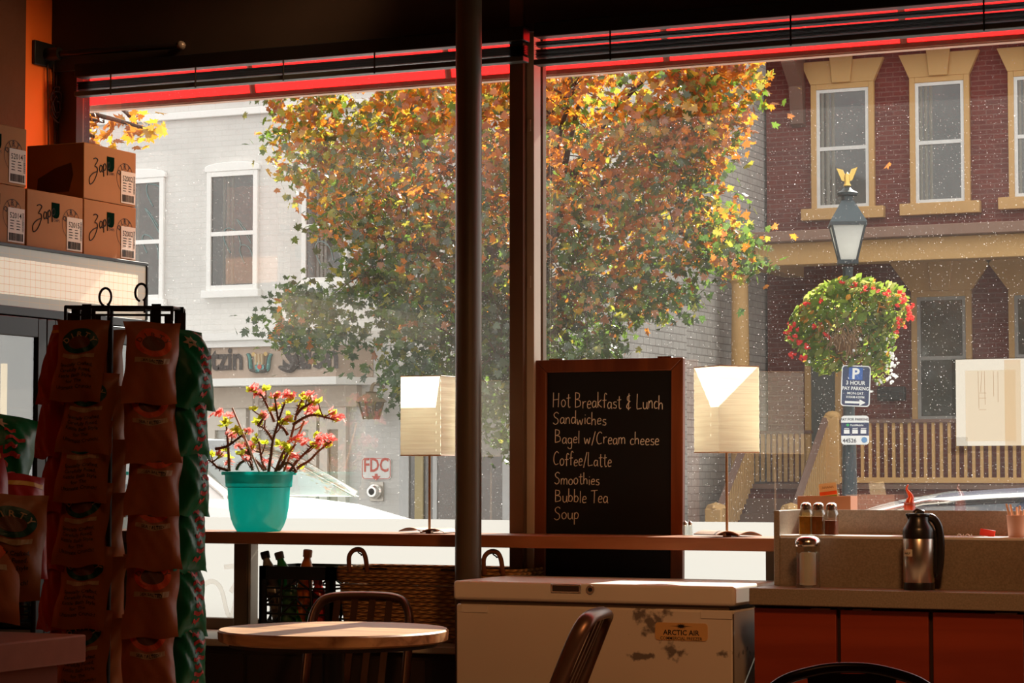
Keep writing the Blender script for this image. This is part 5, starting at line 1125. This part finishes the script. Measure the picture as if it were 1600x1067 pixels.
# ---- street lamp with signs and flower basket ----
LY=25.2; p=onY(1327,700,LY); k=(p-CAMP).dot(VF)/F; lx=p.x
def zy(y): return onY(1327,y,LY).z
r=root('street_lamp','black street lamp with frosted lantern and gold eagle finial','street lamp',(lx,LY,-.03))
IR=M('lamp_iron',(.035,.045,.05),.45,.3)
def L0(z): return z+.03
MB().lathe([(.14,0),(.14,.5),(.09,.62),(.075,L0(zy(690))),(.065,L0(zy(690))+.02),(.055,L0(zy(425))),(.06,L0(zy(420))),(.06,L0(zy(417)))],16).build('post',IR,r,smooth=35)
z0,z1,z2,z3=L0(zy(413)),L0(zy(354)),L0(zy(352)),L0(zy(314))
w0,w1_=18*k,36*k
def frust(b,a,c,za,zb):
    b.add([(-a,-a,za),(a,-a,za),(a,a,za),(-a,a,za),(-c,-c,zb),(c,-c,zb),(c,c,zb),(-c,c,zb)],[(0,1,5,4),(1,2,6,5),(2,3,7,6),(3,0,4,7),(0,3,2,1),(4,5,6,7)])
s2=.72
lan=MB(); frust(lan,w0*s2,w1_*s2,z0+.04,z1); lan.build('lantern_glass',transl('frosted_glass',(.75,.75,.72),(.85,.85,.82),.6),r).rotation_euler=(0,0,R(20))
fr=MB(); 
for sx,sy in ((1,1),(1,-1),(-1,1),(-1,-1)): fr.tube([(sx*w0*s2,sy*w0*s2,z0+.03),(sx*w1_*s2,sy*w1_*s2,z1+.01)],.014,5)
fr.box(-w0*s2-.02,-w0*s2-.02,z0,w0*s2+.02,w0*s2+.02,z0+.045); fr.box(-w1_*s2-.02,-w1_*s2-.02,z1,w1_*s2+.02,w1_*s2+.02,z1+.04); fr.build('lantern_frame',IR,r).rotation_euler=(0,0,R(20))
rf=MB(); frust(rf,w1_*s2+.02,w0*s2*.72,z1+.04,z3); rf.build('lantern_roof',M('lamp_roof',(.06,.08,.09),.4,.3),r).rotation_euler=(0,0,R(20))
MB().lathe([(.07,z3),(.07,z3+.05),(.11,z3+.06),(.12,z3+.09),(.06,z3+.12),(.03,z3+.16),(.001,z3+.16)],14).build('roof_cap',IR,r,smooth=40)
GO=M('gold_paint',(.72,.48,.12),.35,.6)
b=MB(); zf_=z3+.15; b.lathe([(.02,0),(.045,.02),(.03,.05),(.035,.10),(.03,.14),(.001,.17)],10,(0,0,zf_))
b.build('eagle_body',GO,r,smooth=50)
for s in (-1,1): MB().prism([(0,.06),(s*.06,.08),(s*.12,.22),(s*.05,.20),(s*.02,.13)][::s],(0,-.008,zf_),(1,0,0),(0,0,1),(0,.016,0)).build('eagle_wing',GO,r)
# hanging flower basket
bc=Vector((lx,LY-.05,zy(535))); r=root('flower_basket','flower basket of red and white blooms on the street lamp','flower basket',bc)
rnd=random.Random(17)
def P2(x,y,dy=0): return onY(x,y,LY-.05+dy)-bc
MB().lathe([(.06,-.26),(.15,-.14),(.20,.06),(.17,.08)],20).build('coir_liner',M('coir_brown',(.16,.075,.03),.95,bump=.8,bscale=30),r,smooth=50)
GL=[transl('basket_leaf',(.10,.19,.035),(.30,.40,.05),.55),transl('basket_leaf_pale',(.24,.27,.08),(.55,.55,.14),.55),transl('basket_leaf_orange',(.5,.20,.04),(.85,.40,.05),.55)]
def leafquad(b,c,sz,n,u):
    v=n.cross(u); b.add([c-u*sz,c-u*sz*.3+v*sz*.5,c+u*sz*.5+v*sz*.42,c+u*sz,c+u*sz*.5-v*sz*.42,c-u*sz*.3-v*sz*.5],[(0,1,2,3,4,5)])
def rv(): 
    while 1:
        d=Vector((rnd.uniform(-1,1),rnd.uniform(-1,1),rnd.uniform(-1,1)))
        if .1<d.length<1: return d.normalized()
blobs=[(1325,478,70,40,420),(1270,510,36,40,220),(1385,480,36,38,220),(1245,520,20,20,90),(1355,525,32,45,260),(1290,545,35,38,180),(1375,560,16,42,200),(1378,520,22,50,170),(1330,450,45,18,160),(1300,560,40,24,110)]
for gi,g in enumerate((0,1,2)):
    b=MB(); 
    for (x,y,rx_,ry_,n) in blobs:
        n_=int(n*(.75,.35,.12)[gi]) 
        for i in range(n_):
            a=rnd.uniform(0,2*pi); q=rnd.random()**.5; c=P2(x+rx_*q*math.cos(a),y+ry_*q*math.sin(a),rnd.uniform(-1,1)*max(.1,(rx_*k)*math.sqrt(max(0,1-q*q)))); nn=rv(); leafquad(b,c,rnd.uniform(.035,.07)*(.6 if x>1360 and y>520 else 1),nn,nn.orthogonal().normalized())
    b.build(('foliage','pale_foliage','orange_foliage')[gi],GL[g],r,world=False)
b=MB()
for i in range(90):
    c=P2(1318+rnd.gauss(0,15),515+rnd.gauss(0,12),-.26+rnd.uniform(-.06,.06)); d=Vector((rnd.gauss(0,.35),rnd.gauss(-.1,.2),-1)).normalized(); u=d.orthogonal().normalized()*.004; l=rnd.uniform(.07,.20); b.add([c-u,c+u,c+d*l+u,c+d*l-u],[(0,1,2,3)])
b.build('dry_straw',M('dry_straw',(.20,.11,.05),.9,scale=20,var=.4),r)
RDF=transl('red_blossom',(.75,.05,.05),(.95,.14,.10),.5); WHF=transl('white_blossom',(.85,.84,.82),(.85,.85,.82),.45)
def flower(x,y,mat,nm,sz,dy):
    b=MB(); c=P2(x,y,dy)
    for i in range(5): nn=rv(); u=nn.orthogonal().normalized(); v=nn.cross(u); q=c+rv()*sz*.5; b.add([q+(u*math.cos(t)+v*math.sin(t))*sz*.6 for t in [j*pi/3 for j in range(6)]],[tuple(range(6))])
    b.build(nm,mat,r)
for (x,y,n,s) in ((1228,515,6,9),(1240,525,4,9),(1246,508,4,7),(1258,473,4,6),(1275,508,4,7),(1250,537,4,8),(1262,540,4,6),(1237,552,4,6),(1253,558,4,7),(1292,520,3,7),(1335,445,4,8),(1365,455,5,8),(1350,450,3,6),(1385,462,4,8),(1408,470,5,10),(1421,480,5,9),(1415,497,6,10),(1425,492,4,6),(1404,505,4,8),(1404,518,2,5),(1283,470,3,6),(1317,442,2,4),(1410,460,3,8)):
    for i in range(n): flower(x+rnd.gauss(0,s*.5),y+rnd.gauss(0,s*.5),RDF,'red_flower',.03,-.25+rnd.uniform(-.1,.1))
for i in range(38): 
    t=rnd.random(); flower(1388+8*math.sin(t*3)+rnd.gauss(0,5),525+75*t,WHF,'white_flower',.022,-.12+rnd.uniform(-.1,.1))
for x,y in ((1345,530),(1333,548),(1265,565),(1358,552),(1370,600),(1378,598),(1362,612)): flower(x,y,WHF,'white_flower',.022,-.3)
# parking signs
a=onY(1337,603,LY-.16); k=(a-CAMP).dot(VF)/F
NV=M('sign_navy',(.022,.04,.10),.45,var=.05); SWH=M('sign_offwhite',(.78,.78,.76),.5,var=.03)
r=root('parking_sign','navy blue three hour pay parking sign on the lamp post','sign',a); r.rotation_euler=(0,R(2.5),R(14))
w2,h2=22.5*k,32*k
MB().prism(rrect(w2,h2,.035),(0,0,0),(1,0,0),(0,0,1),(0,.012,0)).build('plate',SWH,r)
MB().prism(rrect(w2*.93,h2*.95,.03),(0,-.002,0),(1,0,0),(0,0,1),(0,.0015,0)).build('navy_face',NV,r)
MB().box(-w2*.5,-.0035,h2*.30,w2*.45,-.0025,h2*.90).build('blue_square',M('sign_blue',(.02,.10,.36),.45),r)
MB().box(-.02,.012,-h2*1.0,.02,.10,-h2*.6).build('bracket',IR,r)
b=MB(); f=lambda t,s,z,bo=.01,sx=1: b.text(t,s,(0,-.0042,z),bold=bo,sx=sx)
f('P',h2*.72,h2*.36,.03); f('3 HOUR',h2*.27,h2*.06,.02,.95); f('PAY PARKING',h2*.235,-h2*.20,.02,.88); f('MON-SAT',h2*.18,-h2*.42,.01); f('8:00AM-4:00PM',h2*.165,-h2*.60,.01,.82)
b.prism([(-w2*.7,-.012),(w2*.3,-.012),(w2*.3,-.035),(w2*.72,0),(w2*.3,.035),(w2*.3,.012),(-w2*.7,.012)],(0,-.0036,-h2*.80),(1,0,0),(0,0,1),(0,-.0004,0)); b.build('sign_lettering',SWH,r)
a=onY(1336,672,LY-.16); r=root('payment_sign','white and navy pay for parking notice below the parking sign','sign',a); r.rotation_euler=(0,0,R(14)); w2,h2=21.5*k,22.5*k
MB().prism(rrect(w2,h2,.035),(0,0,0),(1,0,0),(0,0,1),(0,.012,0)).build('plate',SWH,r); MB().box(-w2,-.0015,-h2*.38,w2,-.0003,h2*.52).build('navy_band',NV,r)
MB().box(-.02,.012,-h2*.6,.02,.10,h2*.6).build('bracket',IR,r)
b=MB(); f=lambda t,s,x,z,bo=.01,sx=1,al='C': b.text(t,s,(x,-.003,z),bold=bo,sx=sx,al=al)
f('PAY FOR PARKING',h2*.26,0,h2*.66,.015,.9); f('44526',h2*.40,-w2*.9,-h2*.86,.015,.95,'L'); b.build('dark_lettering',M('sign_ink',(.05,.06,.08),.5),r)
b=MB(); f('ParkMobile',h2*.20,.02,h2*.28,.012)
for i in (-1,0,1): 
    x=i*w2*.6; b.prism([(x-w2*.2,-h2*.24),(x+w2*.2,-h2*.24),(x+w2*.2,h2*.04),(x-w2*.2,h2*.04)],(0,-.0025,0),(1,0,0),(0,0,1),(0,-.0004,0)); b.prism([(x-w2*.18,h2*.09),(x+w2*.18,h2*.09),(x+w2*.18,h2*.14),(x-w2*.18,h2*.14)],(0,-.0025,0),(1,0,0),(0,0,1),(0,-.0004,0))
b.build('white_lettering',SWH,r); MB().cyl((w2*.66,-.003,-h2*.68),(w2*.66,-.0012,-h2*.68),h2*.2,n=20).build('blue_seal',M('seal_blue',(.12,.28,.5),.5),r); MB().cyl((-w2*.52,-.003,h2*.36),(-w2*.52,-.0018,h2*.36),h2*.10,n=16).build('green_dot',M('dot_green',(.05,.4,.12),.5),r)
# ---- trees ----
def leafmat(n,d,t): return transl(n,[x*.62 for x in d],t,.6,gloss=.06)
LM=[leafmat('leaf_green',(.045,.10,.02),(.15,.26,.03)),leafmat('leaf_dark_green',(.025,.065,.02),(.07,.14,.025)),leafmat('leaf_yellow_green',(.20,.22,.03),(.52,.48,.05)),leafmat('leaf_gold',(.40,.22,.02),(.92,.52,.04)),leafmat('leaf_orange',(.40,.12,.012),(.95,.30,.02)),leafmat('leaf_rust',(.26,.09,.015),(.62,.20,.02))]
half=[(0,0),(.10,.10),(.40,.02),(.34,.16),(.50,.30),(.30,.34),(.46,.56),(.58,.66),(.36,.66),(.22,.58),(.20,.80),(.10,.84),(0,1.05)]
LEAF=half+[(-x,y) for x,y in half[-2:0:-1]]
def add_leaf(b,c,sz,rnd):
    n=Vector((rnd.gauss(0,.6),rnd.gauss(-.2,.6),rnd.gauss(.35,.6)));n=n.normalized() if n.length>.01 else Vector((0,0,1))
    d=Vector((rnd.gauss(0,.8),rnd.gauss(0,.8),rnd.gauss(-.55,.5))); d=(d-n*d.dot(n)); d=d.normalized() if d.length>.01 else n.orthogonal().normalized(); u=d.cross(n); cu=rnd.uniform(-.18,.18)
    b.add([c+(u*x+d*(y-.1)+n*(cu*x*x*2-abs(x)*.12))*sz for x,y in LEAF],[tuple(range(len(LEAF)))])
BARK=M('bark',(.07,.045,.03),.9,bump=.5,bscale=20)
def inpoly(x,y,P):
    c=False; j=len(P)-1
    for i in range(len(P)):
        if (P[i][1]>y)!=(P[j][1]>y) and x<(P[j][0]-P[i][0])*(y-P[i][1])/(P[j][1]-P[i][1])+P[i][0]: c=not c
        j=i
    return c
def tree(name,label,base,Y,polys,spread,nclust,per,sz,seed,colfn,forks,dens=None):
    rnd=random.Random(seed); r=root(name,label,'tree',base); B=Vector(base)
    tz=onY(*forks,Y).z
    MB().tube([B,B+Vector((.03,.02,tz*.5)),Vector((B.x+.02,Y,tz)),Vector((B.x-.05,Y+.1,tz+1.8)),Vector((B.x+.05,Y,tz+3.2))],[.15,.12,.10,.07,.03],12).build('trunk',BARK,r,world=True,smooth=60)
    xs=[p[0] for P in polys for p in P]; ysv=[p[1] for P in polys for p in P]; cx_=(min(xs)+max(xs))/2; cyv=(min(ysv)+max(ysv))/2; wx=(max(xs)-min(xs))/2; wy=(max(ysv)-min(ysv))/2
    cl=[]
    while len(cl)<nclust:
        x=rnd.uniform(min(xs),max(xs)); y=rnd.uniform(min(ysv),max(ysv))
        if not any(inpoly(x,y,P) for P in polys): continue
        if nclust>200 and noise.noise(Vector((x/42,y/42,seed)))<-.12 and rnd.random()<.85: continue
        q=((x-cx_)/wx)**2*.8+((y-cyv)/wy)**2*.5
        cl.append((x,y,onY(x,y,Y+rnd.uniform(-1,1)*spread*math.sqrt(max(.04,1-q)))))
    mains=[]; 
    for i in range(16):
        x,y,p=rnd.choice(cl); a=Vector((B.x,Y,tz+rnd.uniform(0,2.6))); m=(a+p)/2+Vector((0,0,.35)); pts=smoothpts([a,m,p],5); mains+=pts; MB().tube(pts,[.05*(1-i_/len(pts))+.012 for i_ in range(len(pts))],7).build('branch',BARK,r,world=True,smooth=60)
    tw=MB(); bs=[MB() for _ in LM]
    for x,y,p in cl:
        n=min(mains,key=lambda q:(q-p).length_squared)
        if (n-p).length<.9: tw.tube([n,(n+p)/2+Vector((0,0,.06)),p],[.009,.006,.003],5,cap=False)
        for i in range(per):
            c=p+Vector((rnd.gauss(0,.14),rnd.gauss(0,.16),rnd.gauss(-.03,.12))); ci=colfn(x,y,rnd); add_leaf(bs[ci],c,sz*rnd.uniform(.7,1.2),rnd)
    tw.build('twigs',BARK,r,world=True)
    for b,m,nm in zip(bs,LM,('green_foliage','dark_green_foliage','yellow_green_foliage','gold_foliage','orange_foliage','rust_foliage')):
        if b.f: o=b.build(nm,m,r,world=True); o['kind']='stuff'
    return r
TY=24.9
crown=[(440,60),(1190,60),(1185,135),(1160,190),(1120,245),(1095,230),(1110,290),(1150,325),(1110,352),(1192,378),(1185,410),(1130,415),(1085,400),(1065,440),(1080,470),(1050,480),(1010,475),(985,500),(950,520),(960,570),(935,610),(880,650),(800,690),(720,660),(660,640),(625,595),(600,560),(600,510),(560,480),(520,430),(490,370),(475,330),(500,290),(440,265),(425,235),(455,215),(415,200),(420,160)]
twig1=[(440,425),(470,430),(495,465),(520,480),(500,500),(450,470)]; twig2=[(385,495),(450,508),(500,505),(560,510),(590,540),(560,545),(500,535),(450,525)]
def colfn(x,y,rnd):
    # autumn colour strongest high and outward, green low and inside
    t=(y-100)/520+rnd.gauss(0,.11)+.34*noise.noise(Vector((x/55,y/55,9)))
    if x<500 and y>400: t-=.05
    if 640<x<1010 and 200<y<480: t-=.12
    if x<600 and y<270 and rnd.random()<.6: return rnd.choice((0,0,2,2,3,4))
    if t<.22: return rnd.choice((4,3,4,2,4,0,5))
    if t<.48: return rnd.choice((4,5,3,2,0,2,4,0,4,0))
    if t<.62: return rnd.choice((5,2,0,0,4,1,0))
    return rnd.choice((0,1,0,1,1,2 if rnd.random()<.4 else 0))
bx=onY(824,700,TY).x
tree('maple_tree','autumn maple tree with orange and green leaves across street',(bx,TY,-.03),TY,[crown,twig1,twig2],1.9,900,31,.104,4,colfn,(824,640))
c2=[(60,150),(150,165),(200,175),(232,190),(235,212),(200,205),(165,212),(135,222),(60,240)]
bx2=onY(-60,300,23.5).x
tree('street_tree','golden brown leaved branch tips at the upper left window corner',(bx2,23.5,-.03),23.5,[c2],.6,26,9,.15,9,lambda x,y,r:r.choice((5,4,3,5,3)),(-60,330))
# falling leaves
for i,(x,y,Y) in enumerate(((1208,352,20),(1238,366,19),(1390,254,18))):
    b=MB(); rr=random.Random(i+3); add_leaf(b,onY(x,y,Y),.075,rr); o=b.build('falling_leaf',LM[4],None); tag(o,('orange leaf falling left of the street lamp roof, higher one','orange leaf falling just left of the street lamp roof','orange leaf falling between the two upper brick house windows','orange leaf falling above the flower basket')[i],'leaf','falling leaves')
# ---- cars ----
def car(name,label,col,xc,yc,direc,L_,Wd,roof,belt,hood,prof,glasscol,coachtrim):
    r=root(name,label,'car',(xc,yc,GZ),0 if direc>0 else pi)
    # prof: stations from rear to front: (t, top z of lower body, half-width factor)
    paint=M(name+'_paint',col,.22,.0 if col[0]>.5 else .3,var=.02,spec=.6 if col[0]>.5 else .15)
    b=MB(); st=[]; hw=Wd/2
    for (t,zt_,wf) in prof:
        w_=hw*wf; x=(t-.5)*L_; st.append([(x,y,z) for y,z in ((-w_*.90,.22),(-w_*.98,.40),(-w_,.62),(-w_*.985,zt_-.12),(-w_*.93,zt_-.03),(-w_*.70,zt_),(0,zt_+.025),(w_*.70,zt_),(w_*.93,zt_-.03),(w_*.985,zt_-.12),(w_,.62),(w_*.98,.40),(w_*.90,.22))])
    n=len(st[0]); vs=[p for s in st for p in s]; fs=[(i*n+j,(i+1)*n+j,(i+1)*n+j+1,i*n+j+1) for i in range(len(st)-1) for j in range(n-1)]+[tuple(range(n)),tuple(range((len(st)-1)*n,len(st)*n))[::-1]]
    b.add(vs,fs); b.build('body',paint,r,smooth=50)
    x_r,x_rr,x_rf,x_f=[(t-.5)*L_ for t in glasscol]   # rear base, roof rear, roof front, windscreen base
    wb=hw*.93; wt=hw*.74
    def cs(x,z,w_): return (x,w_,z)
    # roof shell
    b=MB(); b.grid(lambda u,v:(x_rr+(x_rf-x_rr)*u,-wt+2*wt*v,roof-.05*(2*u-1)**2-.05*abs(2*v-1)**3),14,10); b.grid(lambda u,v:(x_rr+(x_rf-x_rr)*u,wt-2*wt*v,roof-.07-.05*(2*u-1)**2),4,2); b.build('roof',paint,r,smooth=60)
    GL_=pane_mat('car_glass_'+name,.09,coachtrim)
    zr_=roof-.10
    for nm,xa,xb in (('windscreen',x_rf,x_f),('rear_window',x_rr,x_r)):
        MB().grid(lambda u,v:(xa+(xb-xa)*u,(-1+2*v)*(wt+(wb-wt)*u)*.96,(zr_+.04)+(belt-zr_-.04)*u+.03*math.sin(pi*u)+.02*math.sin(pi*v)),8,8).build(nm,GL_,r,smooth=60)
    for s in (-1,1):
        near=(s<0)==(direc>0)
        def side(f,g): # f along 0..1 rear..front
            xb_=x_r+(x_f-x_r)*f; xt=x_rr+(x_rf-x_rr)*f; return Vector((xb_+(xt-xb_)*g,s*(wb+(wt-wb)*g),belt+(zr_-belt)*g+.05*(1-(2*f-1)**2)*g-.0))
        cuts=(.10,.36,.40,.68,.72,.93)
        for a,c in zip(cuts[::2],cuts[1::2]):
            MB().grid(lambda u,v:side(a+(c-a)*u,.06+.86*v)+Vector((0,s*.004,0)),8,4).build('side_window',GL_,r)
        pil=MB()
        pil.grid(lambda u,v:side(u,v)-Vector((0,s*.004,0)),16,4); pil.build('side_frame',paint,r)
        pp=[side(i/20,.97)+Vector((0,s*.01,.0)) for i in range(21)]+[side(1,v)+Vector((0,s*.01,0)) for v in (.7,.4,.05)]
        MB().tube(pp,.028,6,flat=1).build('window_trim',CHROME,r,smooth=60)
        m=MB(); m.sphere((x_f-.30,s*(hw+.09),belt+.04),.10,12,(.7,1,.75)); near and direc>0 and m.build('mirror',paint,r,smooth=60)
        for xw in (-L_*.29,L_*.31):
            w_=MB(); w_.lathe([(.18,-.10),(.31,-.10),(.335,-.07),(.335,.07),(.31,.10),(.18,.10)],28); o=w_.build('wheel',M('tyre',(.02,.02,.02),.8),r,smooth=40); o.location=(xw,s*(hw-.10),.335); o.rotation_euler=(R(90),0,0)
            h=MB(); h.cyl((0,0,-.08),(0,0,.08),.18,n=20); h.build('hub',M('hub_grey',(.5,.5,.5),.35,.8),o,smooth=40)
        MB().box((.985-.5)*L_-.05,s*hw*.62-.14,.62,(.985-.5)*L_+.0,s*hw*.62+.14,.74).build('headlamp',M('headlamp_glass',(.8,.8,.8),.1),r)
        for f_ in (.36,.66): MB().box((f_-.5)*L_,s*hw-.004,.8,(f_-.5)*L_+.16,s*(hw)+.02*0+.012,.83).build('door_handle',CHROME,r)
    return r
wf=onY(552,776,14.72); wr_=onY(426,692,14.6)
xcow=wf.x; zc_=wf.z-GZ
Lw=4.6
car('sport_utility_vehicle','white sport utility vehicle parked outside the left window',(.82,.82,.81),xcow-Lw*.5+Lw*.225,13.95,1,Lw,1.86,wr_.z-GZ+.06,zc_,0,[(0,zc_-.25,.86),(.03,zc_-.05,.95),(.2,zc_,.99),(.5,zc_,1),(.72,zc_-.01,1),(.80,zc_-.05,.985),(.90,zc_-.16,.95),(.965,zc_-.30,.88),(1,zc_-.5,.78)],(.03,.10,.775-(xcow-wr_.x)/Lw,.775),(.66,.74,.72))
rz_=onY(1560,757,13.7).z-GZ; bel=onY(1560,825,13.1).z-GZ
xb_=onY(1292,806,13.15).x; xrf_=onY(1450,765,13.3).x
car('sedan','dark blue sedan with chrome window trim parked outside right window',(.045,.055,.10),xb_+.26*4.7,13.95,-1,4.7,1.8,rz_,bel,0,[(0,bel-.12,.85),(.04,bel-.02,.93),(.2,bel,.98),(.5,bel,1),(.70,bel-.02,.99),(.82,bel-.08,.96),(.93,bel-.2,.9),(1,bel-.4,.76)],(.04,.20,.76-(xrf_-xb_)/4.7,.76),(.5,.62,.62))
